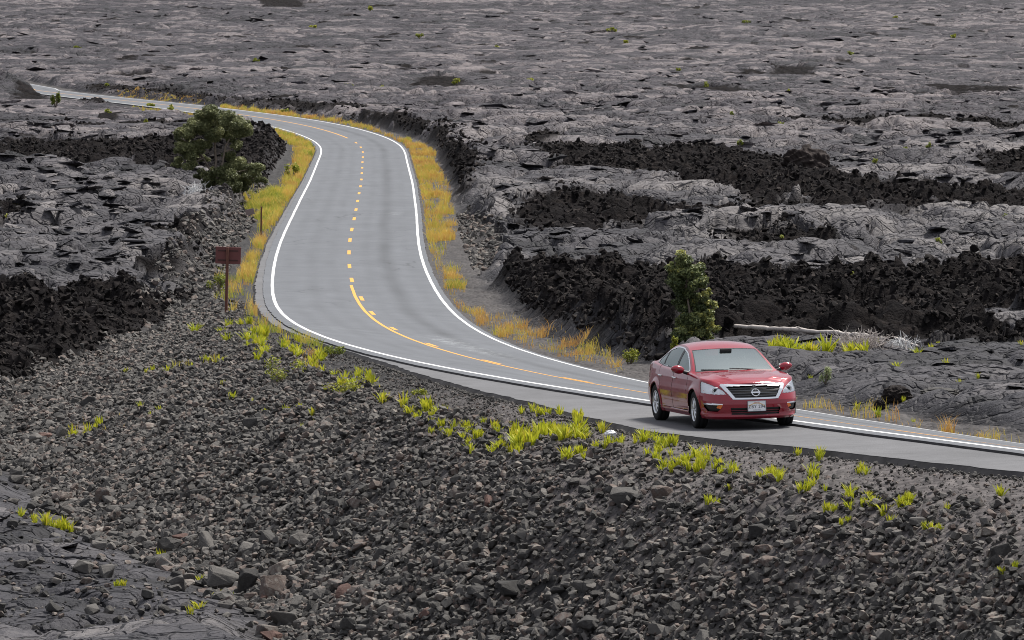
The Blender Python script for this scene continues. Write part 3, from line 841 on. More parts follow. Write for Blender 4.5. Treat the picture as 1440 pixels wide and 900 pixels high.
        for s in sides:
            res.append(obj(name, mesh_np(name, v * (1, s, 1), f if s > 0 else f[:, ::-1], smooth), mat, parent or root))
        return res
    # ---- bonnet, boot lid and cabin floor: a lid across the top edge
    E = SH[:, -1]
    ms = np.linspace(0, 1, 61)
    xs = E[:, 0]
    zc = np.interp(xs, [-2.4, -2.3, -2.1, -1.8, -1.6, .9, 1.0, 1.15, 1.4, 1.7, 2.0, 2.15, 2.25], [1.04, 1.075, 1.09, 1.10, 1.10, .985, .992, .988, .972, .945, .900, .858, .812])
    zc = np.maximum(np.convolve(np.pad(zc, 15, 'edge'), k_, 'valid'), E[:, 2])
    vq = np.linspace(-1, 1, 81)
    prof = 1 - np.abs(vq) ** 2.2
    # two soft ridges running up the bonnet
    ridge = np.exp(-((np.abs(vq) - .62) / .10) ** 2)
    rk = (.014 * sst(.9, 1.5, xs) * (1 - sst(1.9, 2.2, xs)))[:, None]
    LID = np.stack([np.repeat(E[:, 0:1], 81, 1), E[:, 1:2] * vq[None], E[:, 2:3] + (zc - E[:, 2])[:, None] * prof[None] + rk * ridge[None]], -1)
    li = np.arange(NT - 1)[:, None]; lj = np.arange(80)[None]
    LF = np.stack([li * 81 + lj, li * 81 + lj + 1, (li + 1) * 81 + lj + 1, (li + 1) * 81 + lj], -1)
    LFx = xs[:-1]
    def lid(name, m, mat):
        f = LF[m].reshape(-1, 4); u, inv = np.unique(f.ravel(), return_inverse=True)
        f = inv.reshape(-1, 4)
        V = LID.reshape(-1, 3)[u]
        a = V[f]; fn = np.cross(a[:, 1] - a[:, 0], a[:, 2] - a[:, 0])
        if fn[:, 2].mean() < 0: f = f[:, ::-1]
        return obj(name, mesh_np(name, V, f, True), mat, root)
    lid('bonnet', LFx > .93, MR); lid('boot_lid', LFx < -1.55, MR); lid('dashboard', (LFx <= .93) & (LFx > .45), MBK)
    # ---- greenhouse
    NS = 220
    ts = np.linspace(0, 1, NS)
    cen = [(1.13, .985), (.95, 1.075), (.70, 1.19), (.42, 1.305), (.22, 1.375), (.02, 1.428), (-.25, 1.462), (-.55, 1.466), (-.85, 1.435), (-1.10, 1.375), (-1.40, 1.265), (-1.65, 1.165), (-1.85, 1.092)]
    rail = [(1.00, .770, .955), (.84, .735, 1.052), (.62, .690, 1.17), (.37, .645, 1.285), (.18, .618, 1.345), (-.02, .600, 1.388), (-.27, .590, 1.412), (-.55, .590, 1.410), (-.82, .600, 1.378), (-1.05, .618, 1.325), (-1.33, .655, 1.225), (-1.56, .695, 1.135), (-1.76, .735, 1.065)]
    ti = np.linspace(0, 1, len(cen))
    def byidx(P, t):
        P = np.asarray(P, float); M_ = np.gradient(P, axis=0); q = t * (len(P) - 1); i = np.minimum(q.astype(int), len(P) - 2); u = (q - i)[:, None]
        return (2 * u**3 - 3 * u**2 + 1) * P[i] + (u**3 - 2 * u**2 + u) * M_[i] + (-2 * u**3 + 3 * u**2) * P[i + 1] + (u**3 - u**2) * M_[i + 1]
    Cn = byidx(cen, ts); Rl = byidx(rail, ts)
    NVg = 41
    v = np.linspace(0, 1, NVg); bl = v ** 2.3
    TP = np.stack([Cn[:, 0:1] + (Rl[:, 0] - Cn[:, 0])[:, None] * bl, Rl[:, 1:2] * v, Cn[:, 1:2] + (Rl[:, 2] - Cn[:, 1])[:, None] * bl], -1)
    full = np.concatenate([TP[:, ::-1] * (1, -1, 1), TP[:, 1:]], 1)
    W2 = full.shape[1]; vf = np.r_[-v[::-1], v[1:]]
    gi = np.arange(NS - 1)[:, None]; gj = np.arange(W2 - 1)[None]
    GF = np.stack([gi * W2 + gj, gi * W2 + gj + 1, (gi + 1) * W2 + gj + 1, (gi + 1) * W2 + gj], -1)
    sx = (ts[:-1] + .5 / NS)[:, None] + 0 * gj; vx = np.abs(vf[:-1] + .5 * (vf[1] - vf[0]))[None] + 0 * gi
    # index of windscreen top: centre x about .28 ; rear window -0.98..-1.78
    q = lambda xx: float(np.interp(-xx, -Cn[:, 0], ts))
    s0, s1, s2, s3 = q(1.10), q(.27), q(-.97), q(-1.78)
    gl = np.zeros(sx.shape, int)
    gl[(sx > s0) & (sx < s1) & (vx < .945)] = 2
    gl[(sx > s0 + .012) & (sx < s1 - .008) & (vx < .915)] = 1
    gl[(sx > s2) & (sx < s3) & (vx < .93)] = 4
    gl[(sx > s2 + .01) & (sx < s3 - .01) & (vx < .90)] = 3
    Vg = full.reshape(-1, 3)
    def gpart(name, k, mat, dz=0.):
        f = GF[gl == k]; u, inv = np.unique(f.ravel(), return_inverse=True); f = inv.reshape(-1, 4)
        V = Vg[u] - np.array((0, 0, dz))
        a = V[f]; fn = np.cross(a[:, 1] - a[:, 0], a[:, 2] - a[:, 0])
        if fn[:, 2].mean() < 0: f = f[:, ::-1]
        return obj(name, mesh_np(name, V, f, True), mat, root)
    roof = gpart('roof', 0, MR)
    gpart('windscreen', 1, MGL, .004); gpart('window_seal', 2, MBK, .002); gpart('rear_window_seal', 4, MBK, .002); gpart('rear_window', 3, MGS, .004)
    # sides of the cabin
    xb = Rl[:, 0]; jt = [int(np.abs(xs[5:-5] - a).argmin()) + 5 for a in xb]
    BT = SH[jt, -1] * 1.0
    NW = 41
    w = np.linspace(0, 1, NW)
    SD = BT[:, None] * (1 - w)[None, :, None] + Rl[:, None] * w[None, :, None]
    SD[..., 1] += (.022 * np.sin(PI * w))[None] * np.clip((Rl[:, 2] - BT[:, 2]) / .3, 0, 1)[:, None]
    si = np.arange(NS - 1)[:, None]; sj = np.arange(NW - 1)[None]
    SF = np.stack([si * NW + sj, (si + 1) * NW + sj, (si + 1) * NW + sj + 1, si * NW + sj + 1], -1)
    cx_ = (SD[:-1, :-1, 0] + SD[1:, 1:, 0]) / 2; cz_ = (SD[:-1, :-1, 2] + SD[1:, 1:, 2]) / 2; cw = (w[:-1] + .5 / NW)[None] + 0 * si
    hgt = (Rl[:, 2] - BT[:, 2])[:-1, None] + 0 * sj
    zfrom = cz_ - (BT[:-1, 2])[:, None]; ztop = hgt - zfrom
    gs = np.zeros(cw.shape, int)
    win = (zfrom > .025) & (ztop > .055) & (cx_ < .80) & (cx_ > -1.43)
    trim = (zfrom > .008) & (ztop > .034) & (cx_ < .86) & (cx_ > -1.48) & ~win
    gs[trim] = 2; gs[win] = 1
    gs[win & (cx_ > -.11) & (cx_ < .0)] = 3                # pillar between the doors
    gs[win & (cx_ < -.98) & (cx_ > -1.04)] = 3
    gs[trim & (zfrom < .02) & (ztop > .04)] = 3
    Vd = SD.reshape(-1, 3)
    def dpart(name, m, mat, dy=0., parent=None):
        f = SF[m]
        if not len(f): return
        u, inv = np.unique(f.ravel(), return_inverse=True); f = inv.reshape(-1, 4)
        V = Vd[u] - np.array((0, dy, 0))
        a = V[f]; fn = np.cross(a[:, 1] - a[:, 0], a[:, 2] - a[:, 0])
        if fn[:, 1].mean() < 0: f = f[:, ::-1]
        for s in (1, -1):
            obj(name, mesh_np(name, V * (1, s, 1), f if s > 0 else f[:, ::-1], True), mat, parent or root)
    dpart('cabin_pillar', gs == 0, MR); dpart('window_trim', gs == 2, MCH, -.003); dpart('door_pillar', gs == 3, MBK, .001)
    dpart('side_window', (gs == 1) & (cx_ >= 0), MGS, .005); dpart('side_window', (gs == 1) & (cx_ <= -.1) & (cx_ > -1.0), MGS, .005); dpart('quarter_window', (gs == 1) & (cx_ < -1.0), MGS, .005)
    # ---- shell parts
    shell_part('body', [0], MR, one=True)
    fd = shell_part('front_door', [1], MR); rd = shell_part('rear_door', [2], MR)
    shell_part('door_gap', [3], MDK, -.006)
    shell_part('grille_surround', [10], MCH, .012, one=True)
    shell_part('grille', [11], MBK, -.02, one=True)
    # slats
    mb = MB()
    for zz in (.60, .645, .69, .733):
        pts = []
        hw = np.interp(zz, [.560, .77], [.368, .502]) - .004
        yy = np.linspace(-hw, hw, 25)
        px = np.interp(np.abs(yy), Y3[:140, int(np.abs(Z[0] - zz).argmin())], X3[:140, int(np.abs(Z[0] - zz).argmin())]) - .004
        mb.tube(np.c_[px, yy, np.full_like(yy, zz)], .0065, 6)
    mb.build('grille_slat', simple('grille_slat_grey', (.10, .105, .115), .3, .5, .4), root)
    hl = shell_part('headlight', [12], MLP, .004)
    for s, h in zip((1, -1), hl):
        m = np.isin(lab, [12]); f = Fq[m]; u, inv = np.unique(f.ravel(), return_inverse=True); f = inv.reshape(-1, 4)
        v = (Vs[u] - nrm[u] * .012)
        obj('reflector', mesh_np('reflector', v * (1, s, 1), f if s > 0 else f[:, ::-1], False), MLR, h)
        m2 = MB(); jj = int(np.abs(y[:150] - .74).argmin()); kk = int(np.abs(Z[jj] - .70).argmin()); c = SH[jj, kk] * (1, s, 1)
        th = np.linspace(0, 2 * PI, 25)
        for rr, xx in ((.058, -.012), (.04, -.006)):
            m2.tube(np.c_[np.full(25, c[0] + xx), c[1] + rr * np.cos(th), c[2] + .9 * rr * np.sin(th)], .007, 6, caps=False)
        m2.build('lamp_ring', MCH, h)
        bm = bmesh.new(); bmesh.ops.create_uvsphere(bm, u_segments=16, v_segments=10, radius=.036); me = bpy.data.meshes.new('projector'); bm.to_mesh(me); bm.free()
        o = obj('projector', me, MBK, h); o.location = (c[0] - .03, c[1], c[2])
        jj = int(np.abs(y[:150] - .872).argmin()); kk = int(np.abs(Z[jj] - .69).argmin()); c = SH[jj, kk] * (1, s, 1)
        m3 = MB(); m3.box((c[0] - .02, c[1] - s * .02, c[2] - .01), (.03, .03, .05), bevel=.012); m3.build('indicator', MAM, h)
    fg = shell_part('fog_lamp_recess', [13], MBK, -.03)
    for s in (1, -1):
        pass
    shell_part('fog_lamp_trim', [14], MCH, .006); shell_part('fog_lamp', [15], MAM, -.004)
    shell_part('lower_intake', [16], MBK, -.035, one=True)
    mb = MB()
    for zz in (.305, .345):
        yy = np.linspace(-.44, .44, 25); kz = int(np.abs(Z[0] - zz).argmin())
        px = np.interp(np.abs(yy), Y3[:140, kz], X3[:140, kz]) - .016
        mb.tube(np.c_[px, yy, np.full_like(yy, zz)], .006, 6)
    mb.build('intake_bar', simple('intake_bar_red', (.16, .01, .02), .5), root)
    shell_part('tail_light', [17], MRL, .004)
    # edge strips joining pushed-in panels are covered by a dark liner just behind the skin
    f = Fq[np.isin(lab, [3, 11, 12, 13, 16])]; u, inv = np.unique(f.ravel(), return_inverse=True); f = inv.reshape(-1, 4); v = Vs[u] - nrm[u] * .06
    obj('inner_liner', mesh_np('inner_liner', np.r_[v, v * (1, -1, 1)], np.r_[f, f[:, ::-1] + len(v)], True), MDK, root)
    # ---- under-body, arches
    lo = SH[:, 0] * (1, 1, 1); inn = lo.copy(); inn[:, 0] *= .985; inn[:, 1] *= .97; inn[:, 2] += .012
    V = np.stack([inn, inn * (1, -1, 1)], 1).reshape(-1, 3); k = np.arange(NT - 1) * 2
    F = np.stack([k, k + 1, k + 3, k + 2], -1)
    keep = np.ones(NT - 1, bool)
    for ax, az in AX: keep &= ~(np.abs(inn[:-1, 0] - ax) < .36)
    obj('underbody', mesh_np('underbody', V, F[keep], False), MDK, root)
    for ax, az in AX:
        th = np.linspace(-.25, PI + .25, 28)
        for s in (1, -1):
            mb = MB()
            a = np.c_[ax + .385 * np.cos(th), np.full(28, .60 * s), az + .385 * np.sin(th)]
            b_ = a.copy(); b_[:, 1] = .885 * s
            k = np.arange(27)
            f = np.array([(56, i_, i_ + 1) for i_ in range(27)])
            mb.add(np.r_[a, b_, [[ax, .60 * s, az]]], np.stack([k, k + 28, k + 29, k + 1], -1)); mb.F3.append(f)
            mb.build('wheel_arch', MDK, root)
        MB().box((ax, 0, .30), (.70, 1.10, .10)).build('axle_housing', MDK, root)
    # ---- wheels
    def lathe(prof, n=48):
        P = np.asarray(prof, float); th = np.linspace(0, 2 * PI, n, endpoint=False)
        V = np.stack([P[:, None, 1] * np.cos(th), np.repeat(P[:, 0:1], n, 1), P[:, None, 1] * np.sin(th)], -1).reshape(-1, 3)
        i = np.arange(len(P) - 1)[:, None] * n; j = np.arange(n)[None]; j2 = (j + 1) % n
        return V, np.stack([i + j, i + j2, i + n + j2, i + n + j], -1).reshape(-1, 4)
    tyre_p = [(-.09, .205), (-.105, .235), (-.109, .275), (-.102, .315), (-.085, .329), (-.045, .3325), (-.04, .327), (-.034, .327), (-.03, .333), (.03, .333), (.034, .327), (.04, .327), (.045, .3325), (.085, .329), (.102, .315), (.109, .275), (.105, .235), (.095, .212)]
    ty_me = mesh_np('tyre', *lathe(tyre_p, 64), True)
    mb = MB(); mb.add(*lathe([(-.09, .205), (-.02, .19), (.06, .195), (.098, .215), (.104, .212), (.100, .200), (.085, .192), (.03, .185), (-.06, .18)], 64))
    for k in range(10):                                     # five pairs of spokes
        a0 = 2 * PI * (k // 2) / 5 + (.17 if k % 2 else -.17) + .3
        a1 = 2 * PI * (k // 2) / 5 + (.30 if k % 2 else -.30) + .3
        pts = [(.065 + .012 * (1 - t), (.035 + .155 * t), a0 * (1 - t) + a1 * t) for t in np.linspace(0, 1, 8)]
        P = np.array([(r_ * math.cos(a), yy + .012 * math.sin(PI * i_ / 7), r_ * math.sin(a)) for i_, (yy, r_, a) in enumerate(pts)])
        mb.tube(P, np.linspace(.021, .017, 8), 8)
    mb.add(*lathe([(.02, .055), (.07, .055), (.082, .045), (.086, .02), (.088, .001)], 24))
    rim_me = mb.mesh('rim', True)
    mb = MB(); mb.add(*lathe([(.0, .001), (.0, .15), (-.02, .15), (-.02, .001)], 32)); disc_me = mb.mesh('brake_disc', False)
    mb = MB(); mb.add(*lathe([(-.03, .001), (-.03, .19), (-.035, .19)], 32)); bk_me = mb.mesh('wheel_back', False)
    MDS = simple('brake_steel', (.25, .24, .23), .4, .5, .8)
    for ax, az in AX:
        for s in (1, -1):
            t = empty('wheel'); t.parent = root; t.location = (ax, s * .79, .333)
            t.rotation_euler = (0, 0, (0 if s > 0 else PI) + (R_(-3) if ax > 0 else 0))
            obj('tyre', ty_me, MTY, t)
            o = obj('rim', rim_me, MAL, t); o.rotation_euler = (0, .5 * ax, 0)
            obj('brake_disc', disc_me, MDS, t); obj('wheel_back', bk_me, MDK, t)
    # ---- mirrors
    for s in (1, -1):
        bm = bmesh.new(); bmesh.ops.create_uvsphere(bm, u_segments=24, v_segments=16, radius=1)
        for vtx in bm.verts:
            c = vtx.co
            px = c.x * .075; py = c.y * .125; pz = c.z * .078
            if c.x < 0: px *= .55
            pz *= 1 - .25 * (c.y * s + 1) / 2 if False else 1 - .18 * max(0, c.y)
            vtx.co = (px, py * s, pz + .015 * c.y)
        me = bpy.data.meshes.new('mirror'); bm.to_mesh(me); bm.free()
        for p_ in me.polygons: p_.use_smooth = True
        if s < 0: me.flip_normals()
        o = obj('mirror', me, MR, root); o.location = (.80, s * 1.005, 1.025)
        mb = MB(); mb.box((0, 0, 0), (.012, .19, .115), bevel=.005); g = mb.build('mirror_glass', MCH, o); g.location = (-.04, 0, .003)
        mb = MB(); mb.tube([(.02, s * -.10, -.045), (.03, s * -.15, -.06), (.02, s * -.20, -.075)], [.03, .035, .04], 8); mb.build('mirror_arm', MBK, o, True)
    # ---- handles
    for s, fdo, rdo in ((1, fd[0], rd[0]), (-1, fd[1], rd[1])):
        for par, hx in ((fdo, .06), (rdo, -.98)):
            jj = int(np.abs(x[100:420] - hx).argmin()) + 100; kk = int(np.abs(Z[jj] - .845).argmin()); c = SH[jj, kk]
            mb = MB(); mb.tube([(hx + .10, s * (c[1] + .004), .845), (hx + .07, s * (c[1] + .028), .845), (hx - .07, s * (c[1] + .028), .852), (hx - .10, s * (c[1] + .004), .852)], [.010, .014, .014, .011], 8)
            mb.build('door_handle', MCH, par, True)
    # ---- plate and emblem
    kz = int(np.abs(Z[0] - .43).argmin()); px = X3[0, kz] + .022
    pl = MB().box((0, 0, 0), (.012, .325, .175), bevel=.004).build('licence_plate', MPL, root); pl.location = (px, .0, .42); pl.rotation_euler = (0, R_(-4), 0)
    def text(body, size, loc, mat, par, sx=1.):
        cu = bpy.data.curves.new('lettering', 'FONT'); cu.body = body; cu.size = size; cu.align_x = 'CENTER'; cu.align_y = 'CENTER'; cu.extrude = .0008; cu.space_character = 1.08
        tmp = bpy.data.objects.new('lettering', cu); COL.objects.link(tmp)
        me = bpy.data.meshes.new_from_object(tmp.evaluated_get(bpy.context.evaluated_depsgraph_get())); bpy.data.objects.remove(tmp)
        o = obj('lettering', me, mat, par)
        o.location = loc; o.rotation_euler = (PI / 2, 0, PI / 2); o.scale = (sx, 1, 1)
    text('ZBY 294', .085, (.0075, 0, -.012), MPT, pl, .95); text('HAWAII', .028, (.0075, 0, .062), MPR, pl); text('ALOHA STATE', .020, (.0075, 0, -.070), MPT, pl)
    mb = MB(); th = np.linspace(.55, PI - .55, 25)
    mb.tube(np.c_[np.full(25, .0062), .165 * np.cos(th), -.055 + .105 * np.sin(th)], .0055, 6); mb.build('plate_rainbow', MPO, pl)
    pf = MB(); 
    for (yy, zz, a, b_) in ((0, .089, .335, .008), (0, -.089, .335, .008), (.1635, 0, .008, .186), (-.1635, 0, .008, .186)): pf.box((.004, yy, zz), (.014, a, b_))
    pf.build('plate_frame', simple('plate_frame_grey', (.35, .36, .38), .4), pl)
    kz = int(np.abs(Z[0] - .655).argmin()); ex = X3[0, kz] + .025
    em = MB(); th = np.linspace(0, 2 * PI, 41)
    em.tube(np.c_[np.full(41, 0), .068 * np.cos(th), .064 * np.sin(th)], .0105, 8, caps=False)
    em.box((.004, 0, 0), (.016, .172, .030), bevel=.004)
    e = em.build('emblem', MCH, root); e.location = (ex, 0, .655); e.rotation_euler = (0, R_(-20), 0)
    # ---- cabin: seats, wheel, wipers
    for sx_, sy_ in ((.02, .37), (.02, -.37), (-.88, .37), (-.88, -.37)):
        t = empty('seat'); t.parent = root; t.location = (sx_, sy_, .55)
        MB().box((-.14, 0, .27), (.16, .48, .62), bevel=.05).build('seat_back', MSE, t, True)
        MB().box((-.17, 0, .70), (.10, .26, .17), bevel=.04).build('headrest', MSE, t, True)
        MB().box((.12, 0, -.03), (.50, .50, .14), bevel=.04).build('seat_cushion', MSE, t, True)
    MB().box((-.5, 0, .42), (2.6, 1.45, .06)).build('cabin_floor', MIN, root)
    mb = MB(); th = np.linspace(0, 2 * PI, 33)
    mb.tube(np.c_[.42 + .06 * np.sin(th), .37 + .185 * np.cos(th), .96 + .175 * np.sin(th)], .016, 8, caps=False); mb.box((.44, .37, .95), (.05, .12, .10), bevel=.02); mb.build('steering_wheel', MBK, root)
    for y0, y1 in ((.42, -.12), (-.15, -.62)):
        mb = MB(); pts = []
        for q_ in np.linspace(0, 1, 9):
            yy = y0 + (y1 - y0) * q_
            pts.append((1.09 - .20 * (abs(yy) / .75) ** 2 + .012, yy, 1.0 + .004 - .03 * (abs(yy) / .75) ** 2 + .03 * q_))
        mb.tube(pts, .009, 6); mb.build('wiper', MBK, root)
    MB().box((.40, 0, 1.325), (.05, .22, .06), bevel=.015).build('rear_view_mirror', MBK, root)
    return root

car = make_car()
def place_car(root, px, py, yaw_deg, lift=0.):
    # front axle centre stands on the shoulder at this pixel
    ax, az = ray(px, py)
    ys = np.linspace(80, 100, 400); S, d = road_sd(ax * ys, ys)
    zz = road_z(S, np.minimum(d, -LIP - .01)); m = az * ys < zz; i = int(np.argmax(m)); Yv = ys[i]
    p = np.array([ax * Yv, Yv])
    hd = np.array([math.sin(R_(yaw_deg)), -math.cos(R_(yaw_deg))]); lf = np.array([-hd[1], hd[0]])
    # least-squares plane under the four tyres
    W = []
    for x_ in (0, -2.776):
        for s in (1, -1):
            q = p + hd * x_ + lf * s * .79
            S, d = road_sd(q[0:1], q[1:2]); z_ = road_z(S, np.minimum(d, -LIP - .01))[0]
            W.append((x_, s * .79, z_))
    W = np.array(W); A = np.c_[W[:, :2], np.ones(4)]; c, *_ = np.linalg.lstsq(A, W[:, 2], rcond=None)
    fw = Vector((hd[0], hd[1], c[0])).normalized(); le = Vector((lf[0], lf[1], c[1])); up = fw.cross(le).normalized(); le = up.cross(fw)
    M_ = Matrix((fw, le, up)).transposed().to_4x4()
    o = Vector((p[0], p[1], c[2])) - fw * 1.46 * 1.055
    M_ = M_ @ Matrix.Scale(1.055, 4)
    M_.translation = o - Vector((0, 0, 0))
    root.matrix_world = M_
    print('CAR', p, c, o)
    return p
car_p = place_car(car, 1044, 600, 12.5)
# ------------------------------------------------------------------ rocks
def mat_rock(name, stops, spec=.25):
    m, nt, b = new_mat(name)
    tc = nt.nodes.new('ShaderNodeTexCoord').outputs['Object']
    oi = nt.nodes.new('ShaderNodeObjectInfo')
    t = math_(nt, 'FRACT', math_(nt, 'ADD', attr(nt, 'tint'), oi.outputs['Random']))
    P = geopos(nt)
    n = noise(nt, P, 9., 5, .65)
    s = math_(nt, 'ADD', math_(nt, 'MULTIPLY', t, .62), math_(nt, 'MULTIPLY', n, .38))
    nt.links.new(ramp(nt, s, stops), b.inputs['Base Color'])
    b.inputs['Roughness'].default_value = .8; b.inputs['Specular IOR Level'].default_value = spec
    bump(nt, b, noise(nt, P, 28., 5, .7), .7, .03)
    return m
M_ROCK = mat_rock('basalt_rubble', [(.12, (.021, .020, .020)), (.30, (.052, .0495, .047)), (.50, (.092, .086, .080)), (.66, (.140, .130, .120)), (.74, (.115, .084, .072)), (.84, (.23, .21, .186))])
M_RED = mat_rock('red_cinder_rock', [(.2, (.075, .042, .036)), (.8, (.125, .075, .062))])
M_CLINK = mat_rock('black_clinker', [(.2, (.007, .0065, .0066)), (.45, (.018, .0158, .0158)), (.64, (.034, .0295, .028)), (.8, (.058, .049, .045)), (.9, (.10, .083, .074))], .04)

M_BLOCK = mat_rock('dark_lava_block', [(.2, (.012, .010, .0098)), (.5, (.024, .0195, .0185)), (.8, (.045, .036, .033))], .1)
def hull_rock(npts, seed, flat=.7):
    r = np.random.default_rng(seed)
    p = r.normal(size=(npts, 3)); p /= np.linalg.norm(p, axis=1)[:, None]
    p = np.sign(p) * np.abs(p) ** .55; p *= .80 * r.uniform(.72, 1.05, (npts, 1)); p *= (1, r.uniform(.6, .95), flat * r.uniform(.75, 1.15))
    bm = bmesh.new()
    for q in p: bm.verts.new(q)
    bmesh.ops.convex_hull(bm, input=bm.verts)
    bmesh.ops.delete(bm, geom=[v for v in bm.verts if not v.link_faces], context='VERTS')
    return bm
def hull_arrays(npts, seed, flat=.7):
    bm = hull_rock(npts, seed, flat); bmesh.ops.triangulate(bm, faces=bm.faces)
    bm.verts.ensure_lookup_table(); bm.verts.index_update()
    V = np.array([v.co for v in bm.verts]); F = np.array([[v.index for v in f.verts] for f in bm.faces]); bm.free()
    return V, F
def rock_mesh(name, seed, npts=20):
    bm = hull_rock(npts, seed)
    bmesh.ops.bevel(bm, geom=list(bm.edges), offset=.035, segments=1, affect='EDGES', profile=.6)
    bmesh.ops.triangulate(bm, faces=bm.faces)
    bmesh.ops.subdivide_edges(bm, edges=[e for e in bm.edges if e.calc_length() > .3], cuts=1)
    bmesh.ops.triangulate(bm, faces=bm.faces)
    r = random.Random(seed)
    for v in bm.verts: v.co *= 1 + r.uniform(-.03, .03)
    me = bpy.data.meshes.new(name); bm.to_mesh(me); bm.free()
    return me
def rots(n, r, tilt=.6):
    a = r.uniform(0, 2 * PI, n); b = r.normal(0, tilt, n); c = r.normal(0, tilt, n)
    ca, sa, cb, sb, cc, s_c = np.cos(a), np.sin(a), np.cos(b), np.sin(b), np.cos(c), np.sin(c)
    Z0, O1 = np.zeros(n), np.ones(n)
    Rz = np.stack([np.stack([ca, -sa, Z0], -1), np.stack([sa, ca, Z0], -1), np.stack([Z0, Z0, O1], -1)], 1)
    Rx = np.stack([np.stack([O1, Z0, Z0], -1), np.stack([Z0, cb, -sb], -1), np.stack([Z0, sb, cb], -1)], 1)
    Ry = np.stack([np.stack([cc, Z0, s_c], -1), np.stack([Z0, O1, Z0], -1), np.stack([-s_c, Z0, cc], -1)], 1)
    return Rz @ Rx @ Ry
def visible_frame(X, Y, Z, m=40):
    px, py = proj(X, Y, Z)
    return (px > -m) & (px < 1440 + m) & (py > -m) & (py < 900 + m)
def scatter_bank(density, S0, S1, r):
    n = int(density * (S1 - S0) * 12)
    S = r.uniform(S0, S1, n); el = r.uniform(.25, 12, n)
    x, y = at_road(S, -LIP - shoulder_w(S) - el)
    return S, el, x, y
def build_rubble():
    r = np.random.default_rng(3)
    Vs, Fs, Ts, k = [], [], [], 0
    big = []
    temp_s = [hull_arrays(11, 100 + i, .7) for i in range(12)]; temp_m = [hull_arrays(16, 200 + i, .68) for i in range(14)]
    for dens, a, b_, temps in ((90, .035, .09, temp_s), (56, .07, .15, temp_m), (5.5, .135, .215, temp_m), (.45, .20, .32, temp_m), (110, .014, .035, temp_s)):
        S, el, X, Y = scatter_bank(dens, -14, 97, r)
        t = toe(S); u = el / t
        clump = gn(X / 2.5, Y / 2.5, 301) + .5 * gn(X / .9, Y / .9, 302)
        if b_ < .04: keep = (S < 36) & (u < .55) & (u > .01)
        elif b_ > .19: keep = (u > .28) & (u < 1.06 + .12 * clump) & (r.random(len(S)) < .35 + .75 * u * u + .3 * clump)
        elif b_ > .12: keep = (u > .16 + .05 * clump) & (u < 1.03 + .08 * clump) & (r.random(len(S)) < .7 + .5 * clump + .4 * u)
        else: keep = (u > .05) & (u < 1.02 + .05 * clump) & (r.random(len(S)) < .35 + .9 * u + .3 * clump)
        # on the flats near the right edge the ground is gravelly, with fewer stones on top of it
        keep &= ~((S < 8) & (u < .35) & (r.random(len(S)) < .45))
        sz = a * (b_ / a) ** (r.random(len(S)) ** 1.6) * (.75 + .6 * np.clip(u, 0, 1)) * (1 - .25 * sst(30, 90, S))
        S, el, X, Y, sz, u = [q[keep] for q in (S, el, X, Y, sz, u)]
        Zg = gz(X, Y)
        m = visible_frame(X, Y, Zg); X, Y, Zg, sz, u = [q[m] for q in (X, Y, Zg, sz, u)]
        px, py = proj(X, Y, Zg)
        z = Zg + sz * r.uniform(-.15, .75, len(sz))
        if b_ > .12:
            for q in range(len(X)):
                if sz[q] > .15: big.append((sz[q] * FPX / Y[q], X[q], Y[q], Zg[q], sz[q], u[q], px[q], py[q]))
            m = sz <= .15; X, Y, z, sz = X[m], Y[m], z[m], sz[m]
        n = len(X); R = rots(n, r, .5); w = r.integers(0, len(temps), n); tint = r.random(n)
        for i, (V, F) in enumerate(temps):
            q = np.nonzero(w == i)[0]
            if not len(q): continue
            P = np.einsum('nij,vj->nvi', R[q], V) * sz[q][:, None, None] + np.stack([X[q], Y[q], z[q]], -1)[:, None]
            Vs.append(P.reshape(-1, 3)); Fs.append((F[None] + (np.arange(len(q)) * len(V))[:, None, None] + k).reshape(-1, 3)); k += len(q) * len(V)
            Ts.append(np.repeat(tint[q], len(V)))
    # scattered stones on the smooth lava below the bank and at the foot of the rough flow
    S_ = r.uniform(-14, 60, 5200); el_ = np.abs(r.normal(0, .28, 5200)) + .02; X, Y = at_road(S_, -LIP - shoulder_w(S_) - el_); Zg = gz(X, Y); sz_ = .012 * 6. ** (r.random(5200) ** 1.8); R = rots(5200, r, .6)
    for i in range(5200):
        V, F = temp_s[i % 12]; Vs.append((V @ R[i].T) * sz_[i] + (X[i], Y[i], Zg[i] + .4 * sz_[i])); Fs.append(F + k); k += len(V); Ts.append(np.full(len(V), r.random() * .6))
    fl = []
    for _ in range(620):
        px, py = r.uniform(-20, 370), r.uniform(700, 905)
        p = at(px, py); S, d = road_sd(p[0:1], p[1:2]); el = -d[0] - LIP - shoulder_w(S)[0]
        if el < toe(S)[0] * 1.02: continue
        sz = .04 * (5.5) ** (r.random() ** 2.2); fl.append((p[0], p[1], sz, px, py))
    for P in GR_W + [np.array([np.array(at_road(S_, -LIP - shoulder_w(S_) - e_)).ravel() for S_, e_ in ((92., 1.4), (215., 1.9), (215., 4.2), (92., 4.6))])]:
        x0, y0 = P.min(0); x1, y1 = P.max(0); n0 = int((x1 - x0) * (y1 - y0) * 26)
        X = r.uniform(x0, x1, n0); Y = r.uniform(y0, y1, n0); S, d = road_sd(X, Y)
        m = inside(P, X + .5 * gn(X / 1.5, Y / 2, 311), Y + 1.5 * gn(X / 1.5, Y / 2, 312)) & ((d > RLIP + 1.9) | (-d - LIP - shoulder_w(S) > 1.3)); X, Y = X[m], Y[m]
        n = len(X); sz = .05 * 5. ** (r.random(n) ** 2.2); Z = gz(X, Y) + .2 * sz; R = rots(n, r, .5); w = r.integers(0, 14, n); tint = r.random(n)
